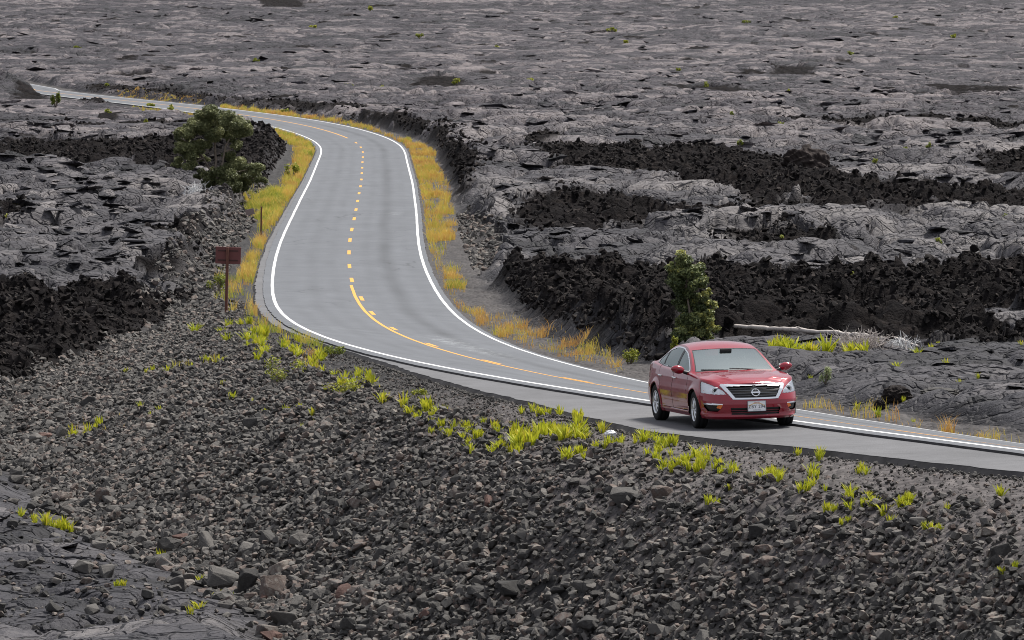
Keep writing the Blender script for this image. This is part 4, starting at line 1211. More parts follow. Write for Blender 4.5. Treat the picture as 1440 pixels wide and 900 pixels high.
        for i, (V, F) in enumerate(temp_m):
            q = np.nonzero(w == i)[0]
            if not len(q): continue
            Pv = np.einsum('nij,vj->nvi', R[q], V) * sz[q][:, None, None] + np.stack([X[q], Y[q], Z[q]], -1)[:, None]
            Vs.append(Pv.reshape(-1, 3)); Fs.append((F[None] + (np.arange(len(q)) * len(V))[:, None, None] + k).reshape(-1, 3)); k += len(q) * len(V); Ts.append(np.repeat(tint[q], len(V)))
    big.sort(key=lambda b: -b[0])
    ind = big[:255]; rest = big[255:]
    if rest:
        q = np.array(rest); n = len(q); R = rots(n, r, .5); tint = r.random(n); w = r.integers(0, len(temp_m), n)
        for i in range(n):
            V, F = temp_m[w[i]]
            Vs.append((V @ R[i].T) * q[i, 4] + (q[i, 1], q[i, 2], q[i, 3] + .1 * q[i, 4])); Fs.append(F + k); k += len(V); Ts.append(np.full(len(V), tint[i]))
    fl.sort(key=lambda b: -b[2])
    for (x, y, sz, px, py) in fl[40:]:
        V, F = temp_m[r.integers(0, 14)]; R = rots(1, r, .4)[0]
        Vs.append((V @ R.T) * sz + (x, y, gz(x, y) + .3 * sz)); Fs.append(F + k); k += len(V); Ts.append(np.full(len(V), r.random()))
    me = mesh_np('rubble', np.concatenate(Vs), np.concatenate(Fs), False, dict(tint=np.concatenate(Ts)))
    tag(obj('rubble', me, M_ROCK), kind='stuff')
    meshes = [rock_mesh('rock', 400 + i) for i in range(16)]; reds = [rock_mesh('rock', 450 + i) for i in range(4)]
    for me in meshes: me.materials.append(M_ROCK)
    for me in reds: me.materials.append(M_RED)
    def put(x, y, z, sz, label, group, red=False, flat=1.):
        o = bpy.data.objects.new('rock', random.choice(reds if red else meshes)); COL.objects.link(o)
        o.location = (x, y, z); s = sz
        o.scale = (s * random.uniform(.85, 1.25), s * random.uniform(.85, 1.15), s * random.uniform(.8, 1.1) * flat)
        o.rotation_euler = (random.gauss(0, .35), random.gauss(0, .35), random.uniform(0, 2 * PI))
        tag(o, label, 'rock', group)
        return o
    for i, (_, x, y, z, sz, u, px, py) in enumerate(ind):
        red = random.random() < .035
        where = 'upper part' if u < .55 else 'lower part'
        sizew = 'large' if sz > .27 else 'medium'
        colr = 'reddish brown' if red else 'dark grey'
        put(x, y, z + sz * .22, sz, '%s %s angular rock in the %s of the rubble bank' % (sizew, colr, where), '%s %s rocks in the %s of the rubble bank' % (sizew, colr, where), red)
    for (x, y, sz, px, py) in fl[:40]:
        sizew = 'large' if sz > .13 else 'small'
        put(x, y, gz(x, y) + .3 * sz, sz, '%s loose dark rock on the smooth lava flat at the foot of the bank' % sizew, '%s loose rocks on the lava flat' % sizew)
build_rubble()

def build_clinker():
    r = np.random.default_rng(5)
    temps = [hull_arrays(12, 700 + i, .8) for i in range(14)]
    Vs, Fs, k = [], [], 0
    def band(S0, S1, f0, f1, side):
        S_ = np.linspace(S0, S1, 24); o = lambda f: np.array(at_road(S_, np.full(24, RLIP + f) if side > 0 else -LIP - shoulder_w(S_) - f)).T
        return np.r_[o(f0), o(f1)[::-1]]
    EXTRA = [band(212, 345, 2.7, 5.0, 1), band(60, 120, 3.4, 6.5, 1), band(345, 390, 2.6, 4.6, 1), band(225, 330, 3., 5.2, -1)]
    for P in AA_W + EXTRA:
        x0, y0 = P.min(0); x1, y1 = P.max(0)
        if y0 > 520: continue
        A_ = abs(np.sum(P[:, 0] * np.roll(P[:, 1], -1) - P[:, 1] * np.roll(P[:, 0], -1))) / 2
        n0 = int((x1 - x0) * (y1 - y0) * np.interp((y0 + y1) / 2, [100, 160, 300, 450], [42, 34, 10, 2.6]))
        X = r.uniform(x0, x1, n0); Y = r.uniform(y0, y1, n0)
        e_ = any(P is q_ for q_ in EXTRA)
        m = inside(P, X + r.normal(0, .5, n0) + (.3 if e_ else .9) * gn(X / 2.5, Y / 2.5, 505), Y + 2.2 * gn(X / 3, Y / 4, 506)) & (~np.full(n0, e_) | (gn(X / 5, Y / 9, 507) > -.35)) & (breakup(X, Y) > -.85 + r.normal(0, .12, n0)); X, Y = X[m], Y[m]
        S, d = road_sd(X, Y); m = ((d > RLIP + 2.6) | (d < -LIP - shoulder_w(S) - 2.4)) & ~((d < 0) & (S < 100) & (-d - LIP - shoulder_w(S) < toe(S) + .3))
        px_, py_ = proj(X, Y, base(X, Y)); m &= ~((px_ > 1000) & (px_ < 1300) & (py_ > 497) & (py_ < 530) & (r.random(len(X)) < .85))
        X, Y = X[m], Y[m]; Z = gz(X, Y); m = visible_frame(X, Y, Z, 130); X, Y, Z = X[m], Y[m], Z[m]
        n = len(X); s = .05 * 5.2 ** (r.random(n) ** 2.0) * np.interp(Y, [100, 200, 350], [.85, 1., 1.25])
        R = rots(n, r, 1.); w = r.integers(0, len(temps), n); Z = Z + s * r.uniform(-.2, .7, n)
        for i, (V, F) in enumerate(temps):
            q = np.nonzero(w == i)[0]
            if not len(q): continue
            Pv = np.einsum('nij,vj->nvi', R[q], V * (1, 1, 1.15)) * s[q][:, None, None] + np.stack([X[q], Y[q], Z[q]], -1)[:, None]
            Vs.append(Pv.reshape(-1, 3)); Fs.append((F[None] + (np.arange(len(q)) * len(V))[:, None, None] + k).reshape(-1, 3)); k += len(q) * len(V)
    F = np.concatenate(Fs); print('clinker', len(F))
    V = np.concatenate(Vs)
    tag(obj('clinker_rubble', mesh_np('clinker_rubble', V, F, False, dict(tint=np.repeat(r.random(len(V) // 3 + 1), 3)[:len(V)])), M_CLINK), kind='stuff')
build_clinker()
def build_slabs():
    # broken plates of crust lying on the flows
    r = np.random.default_rng(15)
    temps = [hull_arrays(13, 800 + i, .16) for i in range(14)]
    Y = np.exp(r.uniform(math.log(95), math.log(1350), 60000)); X = r.uniform(-.125, .125, len(Y)) * Y
    z, S, d, er, el, u = base(X, Y, True)
    dens = gn(X / 9, Y / 14, 901) + .6 * gn(X / 30, Y / 50, 902)
    m = (r.random(len(X)) < np.clip(.30 + .75 * dens, .02, 1) * np.interp(Y, [150, 400, 700], [1, .7, .28])) & np.where(d > 0, er > 4.2, np.where(S < 108, el > toe(S) + 1.5, el > 5.0)) & ~((Y > 440) & (d < 0) & (el < 14)) & ~((Y < 150) & (r.random(len(X)) < .7))
    X, Y = X[m], Y[m]; ia = np.zeros(len(X), bool)
    for P in AA_W: ia |= inside(P, X, Y)
    X, Y = X[~ia], Y[~ia]; n = len(X); Z = gz(X, Y)
    s = np.interp(Y, [95, 200, 500, 1300], [.28, .5, .85, 1.25]) * 3. ** (r.random(n) ** 1.5 - .3)
    R = rots(n, r, .12); w = r.integers(0, 14, n); Z = Z + s * r.uniform(-.04, .10, n); cl = r.random(n)
    Vs, Fs, C, Yv, k = [], [], [], [], 0
    for i, (V, F) in enumerate(temps):
        q = np.nonzero(w == i)[0]
        Pv = np.einsum('nij,vj->nvi', R[q], V * (1.25, 1, 1)) * s[q][:, None, None] + np.stack([X[q], Y[q], Z[q]], -1)[:, None]
        Vs.append(Pv.reshape(-1, 3)); Fs.append((F[None] + (np.arange(len(q)) * len(V))[:, None, None] + k).reshape(-1, 3)); k += len(q) * len(V); C.append(np.repeat(cl[q], len(V))); Yv.append(np.repeat(Y[q], len(V)))
    C = np.concatenate(C); Yv = np.concatenate(Yv); O0 = np.zeros(len(C))
    tag(obj('lava_slabs', mesh_np('lava_slabs', np.concatenate(Vs), np.concatenate(Fs), False, dict(aa=O0, gravel=O0, dust=O0, cell=C, far=sst(150, 520, Yv))), M_GROUND), kind='stuff')
build_slabs()
def put_boulder(px, py, w, h, label, seed, red=False, sink=.25, name='boulder'):
    p = at(px, py); s = p[1] / FPX
    o = obj(name, rock_mesh(name, seed, 18), M_RED if red else M_ROCK); sh_ = max(h, w * .5) * s
    o.location = (p[0], p[1], gz(p[0], p[1]) + h * s - sh_ * .62)
    o.scale = (w * s * .52, w * s * .5, sh_ * .95); o.rotation_euler = (random.gauss(0, .12), random.gauss(0, .12), random.uniform(-.5, .5)); tag(o, label, 'boulder')
def build_boulders():
    put_boulder(312, 828, 72, 46, 'biggest dark wedge-shaped boulder at the foot of the rubble bank, beside the lava flat', 21)
    put_boulder(348, 836, 42, 40, 'squat grey boulder tucked right against the biggest wedge-shaped boulder', 22)
    put_boulder(384, 842, 62, 36, 'long split-looking grey boulder at the right end of the foot-of-bank cluster', 23)
    put_boulder(352, 850, 30, 20, 'small block in front of the foot-of-bank boulder cluster', 24)
    put_boulder(250, 836, 30, 26, 'brownish square block standing alone on the lava flat near the biggest boulder', 25)
    put_boulder(238, 776, 54, 32, 'rounded grey boulder with a reddish stone behind it, at the edge of the lava flat', 26)
    put_boulder(262, 768, 28, 14, 'reddish flat stone on top of the bank foot behind a rounded grey boulder', 27, True)
    put_boulder(124, 756, 28, 20, 'dark block at the right end of the fern clump on the lava flat', 28)
    put_boulder(140, 784, 34, 15, 'low flat dark slab lying on the lava flat below the fern clump', 29)
    put_boulder(116, 816, 44, 20, 'low grey rock on the lava flat, just left of a taller dark block', 30)
    put_boulder(152, 818, 32, 24, 'dark block on the lava flat, just right of a low grey rock', 31)
    put_boulder(400, 884, 52, 36, 'large block at the bottom edge where the rubble meets the lava flat', 32)
    put_boulder(145, 712, 36, 30, 'pointed grey boulder at the top edge of the lava flat', 33)
    put_boulder(880, 704, 58, 24, 'long dark half-buried boulder high in the rubble below the litter', 34, sink=.34)
    put_boulder(930, 706, 44, 20, 'broad half-buried boulder just right of the long dark one', 35, sink=.34)
    put_boulder(1075, 752, 58, 18, 'low sloping bedrock hump poking out of the gravel below the ferns', 36, sink=.4)
    put_boulder(1165, 758, 40, 17, 'rounded half-buried boulder at the lower right of the fern patches', 37, sink=.38)
    put_boulder(1290, 742, 36, 16, 'dark boulder sunk in the gravel at the right of the bank', 38, sink=.38)
    put_boulder(718, 836, 52, 34, 'large smooth-topped boulder in the middle of the rubble bank', 39)
    put_boulder(1410, 745, 44, 18, 'dark ragged lump of lava in the gravel at the right edge of the picture', 40, sink=.3)
    put_boulder(1235, 790, 40, 18, 'flat brownish boulder among the stones in the lower right bank', 41)
    put_boulder(1120, 850, 34, 26, 'upright blocky boulder near the bottom right of the rubble bank', 42)
    put_boulder(990, 800, 36, 20, 'grey tilted slab in the rubble below the sloping bedrock hump', 43)
def clinker_block(px, py, w, h, label, name='boulder', Y=None, mat=None, seed=1):
    p = at(px, py)
    s = p[1] / FPX
    bm = bmesh.new(); bmesh.ops.create_icosphere(bm, subdivisions=5, radius=1)
    co_ = np.array([v.co for v in bm.verts])
    f = .92 + .22 * (1 - 2 * np.abs(gn(co_[:, 0] * 1.3 + seed * 5, co_[:, 1] * 1.3 + co_[:, 2] * 1.7, seed))) + .10 * gn(co_[:, 0] * 4 + co_[:, 2] * 2, co_[:, 1] * 4 - co_[:, 2] * 3, seed + 1) + .05 * gn(co_[:, 0] * 9 + co_[:, 2] * 7, co_[:, 1] * 9 - co_[:, 2] * 5, seed + 2)
    co_ = co_ * f[:, None]
    for v, c in zip(bm.verts, co_): v.co = c * (w * s / 2, w * s / 2 * .8, h * s * .62)
    me = bpy.data.meshes.new(name); bm.to_mesh(me); bm.free()
    o = obj(name, me, mat or M_BLOCK)
    o.location = (p[0], p[1] + .2, gz(p[0], p[1]) + h * s * .38)
    tag(o, label, 'boulder')
    return o
build_boulders()
clinker_block(1133, 262, 62, 38, 'big dark blocky boulder standing proud of the black rough lava band', seed=3)
clinker_block(1262, 574, 40, 23, 'black rough boulder on the smooth grey lava across the road', seed=8)
clinker_block(1238, 577, 18, 14, 'small black lump close beside the black rough boulder across the road', seed=12)
clinker_block(1322, 570, 50, 10, 'low flat grey slab of lava right of the black rough boulder', name='lava_slab', seed=15, mat=M_ROCK)

# ------------------------------------------------------------------ plants
def mat_leaf(name, stops, trans=.25, rough=.55):
    m, nt, b = new_mat(name)
    out = nt.nodes['Material Output']
    oi = nt.nodes.new('ShaderNodeObjectInfo')
    t = math_(nt, 'ADD', attr(nt, 'tint'), math_(nt, 'MULTIPLY', math_(nt, 'SUBTRACT', oi.outputs['Random'], .5), .25))
    c = ramp(nt, t, stops)
    nt.links.new(c, b.inputs['Base Color']); b.inputs['Roughness'].default_value = rough; b.inputs['Specular IOR Level'].default_value = .3
    tr = nt.nodes.new('ShaderNodeBsdfTranslucent'); nt.links.new(c, tr.inputs['Color'])
    mx = nt.nodes.new('ShaderNodeMixShader'); mx.inputs[0].default_value = trans
    nt.links.new(b.outputs[0], mx.inputs[1]); nt.links.new(tr.outputs[0], mx.inputs[2]); nt.links.new(mx.outputs[0], out.inputs['Surface'])
    return m
M_FERN = mat_leaf('fern_fronds', [(0, (.22, .27, .02)), (.4, (.42, .46, .03)), (.75, (.58, .56, .045)), (1, (.60, .47, .07))], .35)
M_GRASS = mat_leaf('dry_grass', [(0, (.22, .27, .045)), (.2, (.44, .45, .07)), (.42, (.64, .52, .10)), (.7, (.68, .44, .12)), (1, (.58, .31, .10))], .3, .7)
M_SHRUB = mat_leaf('shrub_leaves', [(0, (.05, .08, .018)), (.5, (.15, .19, .03)), (1, (.36, .36, .04))], .25)
M_PALE = mat_leaf('pale_shrub_leaves', [(0, (.12, .15, .07)), (.5, (.24, .28, .13)), (1, (.38, .42, .22))], .25)
M_TREEL = mat_leaf('dark_tree_leaves', [(0, (.055, .066, .026)), (.45, (.145, .16, .068)), (.8, (.28, .29, .13)), (1, (.40, .40, .21))], .18, .45)
M_TREER = mat_leaf('bright_tree_leaves', [(0, (.035, .050, .020)), (.4, (.12, .15, .06)), (.7, (.27, .30, .12)), (1, (.52, .46, .09))], .22, .45)
M_BARK = simple('bark', (.20, .165, .135), .9, .2, var=.35, scale=9.)
M_DEAD = simple('bleached_wood', (.46, .42, .39), .85, .2, var=.25, scale=12.)
M_TWIG = simple('grey_twigs', (.40, .36, .34), .9, .2, var=.2)
M_WTWIG = simple('white_twigs', (.60, .60, .60), .9, .2, var=.15)

def leaf_cloud(cent, rad, n, size, r, tint0=.5, tv=.35, shell=.55):
    """n small leaf faces through an ellipsoid; more of them towards its outside"""
    d = r.normal(size=(n, 3)); d /= np.linalg.norm(d, axis=1)[:, None]
    q = r.random(n) ** shell
    P = np.asarray(cent) + d * q[:, None] * np.asarray(rad)
    nz = d * .5 + r.normal(size=(n, 3)) * .55 + (0, 0, .45); nz /= np.linalg.norm(nz, axis=1)[:, None]
    a = np.cross(nz, r.normal(size=(n, 3))); a /= np.linalg.norm(a, axis=1)[:, None]
    b_ = np.cross(nz, a)
    s = size * r.uniform(.6, 1.3, n)[:, None]
    V = np.stack([P - a * s, P + b_ * s * .42 + nz * s * .12, P + a * s, P - b_ * s * .42 + nz * s * .12], 1)
    F = np.arange(4 * n).reshape(n, 4)
    t = np.clip(tint0 + r.normal(0, tv * .5, n), 0, 1)
    return V.reshape(-1, 3), F, np.repeat(t, 4)

def make_tree(name, base_px, clumps, label, Mleaf, leaf, dens, stems, depth=1., seed=5, ycol=None):
    r = np.random.default_rng(seed)
    p0 = at(*base_px); Y0 = p0[1]; s = Y0 / FPX
    p0[2] = gz(p0[0], p0[1]) - .05
    root = empty(name, p0); tag(root, label, 'tree')
    def loc(px, py, dy):                                   # tree-local metres from its outline in the photo
        ax, az = ray(px, py); Yv = Y0 + dy
        return np.array([ax * Yv, Yv, az * Yv]) - p0
    Vs, Fs, Ts, k = [], [], [], 0
    tips = []
    for (px, py, rr, *t0) in clumps:
        R0 = rr * s * .98
        for q in range(2 if rr > 11 else 1):
            dy = r.normal(0, depth * .5)
            c = loc(px + r.normal(0, 2), py + r.normal(0, 2), dy); tips.append(c)
            m = 5 + int(rr / 4)
            for _ in range(m):                             # sprays inside the clump, leaving gaps
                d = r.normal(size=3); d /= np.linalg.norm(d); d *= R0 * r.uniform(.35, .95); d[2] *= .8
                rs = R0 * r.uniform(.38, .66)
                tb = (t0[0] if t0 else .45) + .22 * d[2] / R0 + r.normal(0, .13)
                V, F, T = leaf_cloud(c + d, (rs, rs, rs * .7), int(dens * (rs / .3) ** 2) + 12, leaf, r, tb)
                Vs.append(V); Fs.append(F + k); Ts.append(T); k += len(V)
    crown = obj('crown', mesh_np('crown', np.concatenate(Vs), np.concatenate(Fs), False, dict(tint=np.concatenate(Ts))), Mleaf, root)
    mb = MB()
    fork = []
    for pts, r0, r1 in stems:
        P = np.array([loc(a, b_, dy) for a, b_, dy in pts]); P[0][2] = min(P[0][2], -.1)
        t = np.linspace(0, 1, 14); Q = spl(P, t); Q += r.normal(0, r0 * .25, Q.shape); mb.tube(Q, r0 + (r1 - r0) * t, 8); fork += [Q[k_] for k_ in (6, 9, 12, 13)]
    fork = np.array(fork)
    for c in tips:
        a = fork[np.linalg.norm(fork - (c - (0, 0, .3)), axis=1).argmin()]
        mid = (a + c) / 2 + r.normal(0, .08, 3) + (0, 0, -.06)
        t = np.linspace(0, 1, 8)
        mb.tube(spl(np.array([a, mid, c]), t), np.linspace(.045, .012, 8) * (stems[0][1] / .11), 6)
    mb.build('trunk', M_BARK, root, True)
    return root
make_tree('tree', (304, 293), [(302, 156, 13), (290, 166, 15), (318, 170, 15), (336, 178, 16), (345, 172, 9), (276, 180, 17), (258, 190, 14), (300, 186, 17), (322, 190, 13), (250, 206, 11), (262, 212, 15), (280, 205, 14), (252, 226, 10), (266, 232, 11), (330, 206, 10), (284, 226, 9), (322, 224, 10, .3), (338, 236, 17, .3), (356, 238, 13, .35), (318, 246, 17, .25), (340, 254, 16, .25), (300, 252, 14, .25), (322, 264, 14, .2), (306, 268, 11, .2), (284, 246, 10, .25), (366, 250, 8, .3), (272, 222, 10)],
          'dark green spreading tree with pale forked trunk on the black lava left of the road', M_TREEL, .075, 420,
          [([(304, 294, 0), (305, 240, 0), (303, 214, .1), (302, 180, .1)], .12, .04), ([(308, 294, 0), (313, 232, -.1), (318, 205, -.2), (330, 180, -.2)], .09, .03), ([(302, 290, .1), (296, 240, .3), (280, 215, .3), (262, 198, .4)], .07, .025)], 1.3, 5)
make_tree('tree', (970, 508), [(962, 368, 13, .6), (948, 380, 13, .55), (976, 382, 14, .6), (956, 396, 16, .4), (980, 400, 14, .55), (966, 412, 16, .35), (992, 412, 9, .75), (962, 428, 15, .35), (984, 428, 14, .55), (998, 428, 9, .85), (974, 444, 16, .45), (995, 446, 12, .9), (958, 452, 11, .6), (980, 460, 15, .6), (998, 462, 10, .8), (962, 468, 13, .5), (986, 474, 14, .6), (955, 480, 11, .5), (972, 484, 13, .55), (996, 480, 10, .75), (942, 376, 8, .7)],
          'narrow upright green tree with yellowing lower leaves behind the red car', M_TREER, .05, 700,
          [([(970, 510, 0), (971, 450, 0), (966, 410, 0), (964, 372, 0)], .05, .015), ([(974, 510, 0), (984, 455, .05), (990, 425, .05)], .035, .012)], .35, 9)

def fern_mesh(seed, h=.4, n=16, spread=.5, broad=1.):
    r = np.random.default_rng(seed); mb = MB()
    for _ in range(n):
        a = r.uniform(0, 2 * PI); L = h * r.uniform(.55, 1.15); lean = r.uniform(.05, spread); r0 = r.uniform(0, .28 * h)
        b0 = np.array([r0 * math.cos(a + r.normal(0, .6)), r0 * math.sin(a + r.normal(0, .6)), 0])
        t = np.linspace(0, 1, 8)
        C = b0 + np.stack([math.cos(a) * lean * L * t**1.7, math.sin(a) * lean * L * t**1.7, L * (t - .22 * lean * t**2)], -1)
        sd = np.array([-math.sin(a + r.normal(0, .8)), math.cos(a + r.normal(0, .8)), 0])
        w = .042 * broad * (h / .4) * np.array([.3, .9, .55, 1.1, .6, 1., .5, .05]) * r.uniform(.7, 1.2)
        V = np.stack([C - sd * w[:, None], C + sd * w[:, None]], 1).reshape(-1, 3)
        k = np.arange(7) * 2
        tv = np.clip(r.normal(.5, .2) + .15 * (t - .5), 0, 1)
        mb.add(V, np.stack([k, k + 1, k + 3, k + 2], -1), np.repeat(tv, 2))
    return mb.mesh('fern', False, 'tint')
FERNS = [fern_mesh(600 + i, .40, 20 + 7 * (i % 4), .4 + .16 * (i % 3), .46) for i in range(10)]
for me in FERNS: me.materials.append(M_FERN)
def fern(px, py, hpx, label, group, name='fern', cat='fern', wide=1.):
    for _ in range(12):
        p = at(px, py); s = p[1] / FPX; S_, d_ = road_sd(p[0:1], p[1:2])
        if -LIP - shoulder_w(S_)[0] - .12 < d_[0] < RLIP + .1: py += 3
        else: break
    o = bpy.data.objects.new(name, random.choice(FERNS)); COL.objects.link(o)
    k = hpx * s / .40
    o.location = (p[0], p[1], gz(p[0], p[1]) - .02); o.scale = (k * wide * random.uniform(.9, 1.2), k * wide * random.uniform(.9, 1.2), k * random.uniform(.9, 1.1)); o.rotation_euler = (random.gauss(0, .08), random.gauss(0, .08), random.uniform(0, 2 * PI))
    tag(o, label, cat, group)
    return o
rp = random.Random(11)
for q in range(26):                                         # the dense patch
    u = rp.random(); x = 722 + 92 * u; y = 636 - 14 * u - rp.random() * 24 * (1 - abs(u - .5))
    fern(x, y, rp.uniform(20, 30), 'tall yellow-green fern in the big clump beside the shoulder near the white litter', 'ferns of the big clump beside the shoulder', wide=1.1)
SP = [(560,578),(572,582),(583,586),(592,582),(605,575),(610,590),(622,600),(640,602),(652,594),(660,603),(690,600),(703,606),(730,582),(748,578),(757,584),(772,580),(790,588),(812,592),(655,632),(690,640),(700,628),(706,636),(722,638),(730,645),(660,640),(832,612),(848,606),(820,620),(836,628),(850,634),(800,648),(815,640),(826,648),(858,632),(868,628),(905,622),(926,620),(940,622),(950,626),(936,655),(945,658),(955,652),(965,648),(978,642),(960,660),(980,660),(992,652),(1005,658),(930,632),(1000,640),(1040,658),(1036,664),(1072,668),(1078,672),(1096,674),(1090,668),(1142,676),(1152,668),(1150,690),(1135,694),(1130,700),(1160,694),(1120,640),(1150,646),(1208,658),(1214,664),(1196,706),(1190,700),(1197,716),(1214,712),(1222,706),(1230,710),(1262,716),(1255,724),(1270,712),(1276,710),(1330,716),(1184,732),(1256,742),(1306,746),(1326,744),(1170,720),(1100,682),(1090,676),(1404,694),(1434,748),(1412,760),(1000,706),(1020,690),(885,622),(900,616)]
for (x, y) in SP:
    for q in range(rp.choice((1, 1, 2, 2))):
        fern(x + rp.gauss(0, 4), y + rp.gauss(0, 2), rp.uniform(11, 21), 'yellow-green fern tuft scattered on the gravel between the shoulder and the rubble', 'scattered ferns between the shoulder and the rubble slope')
for q in range(54):
    if q < 30: x = rp.uniform(590, 735); y = np.interp(x, [590, 735], [578, 606]) + rp.uniform(-6, 34)
    else: x = rp.uniform(900, 1020); y = np.interp(x, [900, 1020], [625, 650]) + rp.uniform(-4, 22)
    fern(x, y, rp.uniform(8, 16), 'yellow-green fern tuft scattered on the gravel between the shoulder and the rubble', 'scattered ferns between the shoulder and the rubble slope')
SL = [(100,620),(104,612),(96,626),(120,606),(135,602),(142,598),(118,612),(200,583),(210,588),(225,580),(214,520),(180,528),(205,530),(236,527),(268,520),(280,515),(298,512),(305,508),(316,508),(276,468),(315,545),(330,560),(360,570),(372,578),(400,580),(420,582),(440,590),(318,465),(317,480),(308,468),(367,503),(372,498),(362,508),(438,580),(422,600)]
for (x, y) in SL:
    fern(x + rp.gauss(0, 3), y + rp.gauss(0, 2), rp.uniform(9, 17), 'small yellow-green fern on the long rubble slope left of the bend', 'small ferns on the rubble slope left of the bend')
for q in range(14):
    x = 22 + 92 * rp.random(); y = 757 - 8 * rp.random() - (x - 22) * .05
    fern(x, y, rp.uniform(12, 22) * (.6 + .5 * (x / 110)), 'bright yellow-green fern in the clump on the lava flat under the bank', 'ferns of the clump on the lava flat')
for q in range(46):
    x = rp.uniform(335, 540); y0 = np.interp(x, [335, 400, 480, 540], [448, 470, 508, 530]); y = y0 + rp.uniform(2, 40)
    fern(x, y, rp.uniform(11, 19), 'yellow-green fern among grass on the outside of the bend, above the rubble slope', 'ferns on the outside of the bend')
for (x, y, h) in [(30,742,16),(225,790,22),(230,780,18),(283,820,16),(281,888,18),(268,905,14),(165,845,12),(174,845,12),(172,842,11),(326,845,11),(303,845,11),(310,840,12)]:
    fern(x, y, h, 'lone yellow fern sprouting between loose rocks at the foot of the bank', 'lone ferns at the foot of the bank')

def shrub(px, py, wpx, hpx, label, mat=None, tint=.6, seed=1, cat='shrub', group=None, leaf=None, name='shrub'):
    r = np.random.default_rng(seed); p = at(px, py); s = p[1] / FPX
    root = empty(name, (p[0], p[1], gz(p[0], p[1]) - .03)); tag(root, label, cat, group)
    W, H = wpx * s / 2, hpx * s
    Vs, Fs, Ts, k = [], [], [], 0
    mb = MB()
    nc = 7 if hpx > 14 else 4
    for _ in range(nc):
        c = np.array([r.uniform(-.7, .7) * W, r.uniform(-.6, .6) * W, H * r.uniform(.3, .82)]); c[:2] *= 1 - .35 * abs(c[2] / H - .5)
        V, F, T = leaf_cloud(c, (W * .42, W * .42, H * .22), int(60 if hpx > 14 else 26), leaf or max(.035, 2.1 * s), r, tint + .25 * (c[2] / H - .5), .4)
        Vs.append(V); Fs.append(F + k); Ts.append(T); k += len(V)
        t = np.linspace(0, 1, 5); mb.tube(np.outer(t, c) + np.outer(t * (1 - t), r.normal(0, .1 * W, 3)), np.linspace(.02, .006, 5) * max(1, H / .6), 5)
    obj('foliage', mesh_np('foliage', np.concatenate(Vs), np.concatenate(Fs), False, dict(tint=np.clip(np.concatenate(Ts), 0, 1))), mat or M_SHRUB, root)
    mb.build('stem', M_BARK, root)
    return root
shrub(884, 514, 30, 34, 'yellow-green leafy shrub between the road verge and the rough lava, left of the car', None, .85, 21)
shrub(948, 512, 12, 22, 'small light green shrub peeping over the boot of the red car', None, .85, 22)
shrub(1161, 556, 26, 32, 'round pale grey-green bush on the grey lava right of the car', M_PALE, .6, 23)
shrub(466, 504, 40, 20, 'low green shrub at the road edge on the outside of the bend', None, .6, 24)
shrub(400, 540, 64, 42, 'wide yellow-green bush on the rubble slope below the bend', None, .85, 25)
shrub(484, 556, 80, 26, 'low spreading yellow-green bush beside the paved shoulder', None, .82, 26)
shrub(589, 560, 34, 20, 'round bright green bush at the start of the paved shoulder', None, .72, 27)
shrub(306, 418, 34, 36, 'green shrub growing behind the post of the brown sign', None, .55, 28)
shrub(78, 158, 14, 26, 'thin tall shrub on pale lava at the far left edge of the plain', None, .45, 29)
shrub(343, 276, 20, 18, 'yellowish shrub at the right foot of the dark green tree', None, .9, 30)
shrub(411, 252, 24, 26, 'bright green shrub between the lava edge and the left verge', None, .8, 31)
shrub(401, 161, 14, 12, 'small light green shrub beside the far curve of the road', None, .7, 32)
shrub(801, 252, 14, 16, 'yellow-green shrub against the black lava band right of the road', None, .85, 33)
shrub(230, 266, 9, 9, 'tiny bright green shrub on lava left of the dark green tree', None, .9, 34)
shrub(14, 338, 22, 18, 'green tuft of leaves in a lava crack at the left edge', None, .75, 35)
FAR = [(1272,240),(1305,242),(1230,258),(1195,84),(668,136),(640,128),(535,128),(955,104),(490,126),(205,196),(1028,190),(932,190),(930,204),(866,160),(745,122),(990,130),(880,66),(860,48),(1040,236),(1410,358),(1100,376),(150,130),(240,156),(212,151),(1100,200),(1380,222),(360,88),(590,60),(520,20),(1260,30),(1340,60),(1110,140),(780,150),(700,70),(1050,38),(1388,164),(440,40),(108,72),(150,168),(1195,425),(1320,378),(1010,370),(1240,356)]
for i, (x, y) in enumerate(FAR):
    shrub(x, y, rp.uniform(7, 15), rp.uniform(6, 11) + (3 if y > 180 else 0), 'tiny yellowish shrub dotted on the open lava plain', None, rp.uniform(.55, .9), 40 + i, group='tiny shrubs on the lava plain')

# tall yellow-green plants by the fallen log
for i in range(20):
    x = rp.choice((rp.uniform(1086, 1142), rp.uniform(1152, 1228)))
    fern(x, 530 - rp.random() * 4, rp.uniform(15, 25), 'tall yellow-green plant standing in the row in front of the fallen log', 'plants in front of the fallen log', 'plant', 'plant', 1.3)
for (x, y, h) in [(1228,515,20),(1260,545,13),(1290,530,14),(1308,525,12),(1330,540,11),(1212,520,10),(1242,574,10),(1270,575,10),(1350,560,10),(1285,590,10),(1235,590,16),(1205,574,14),(1140,552,9),(1375,560,9),(1400,552,10),(1318,514,8),(1180,542,8),(1120,535,10),(1435,520,8)]:
    fern(x, y, h, 'small yellow plant growing in a crack of the grey lava across the road', 'small plants on the grey lava across the road', 'plant', 'plant')

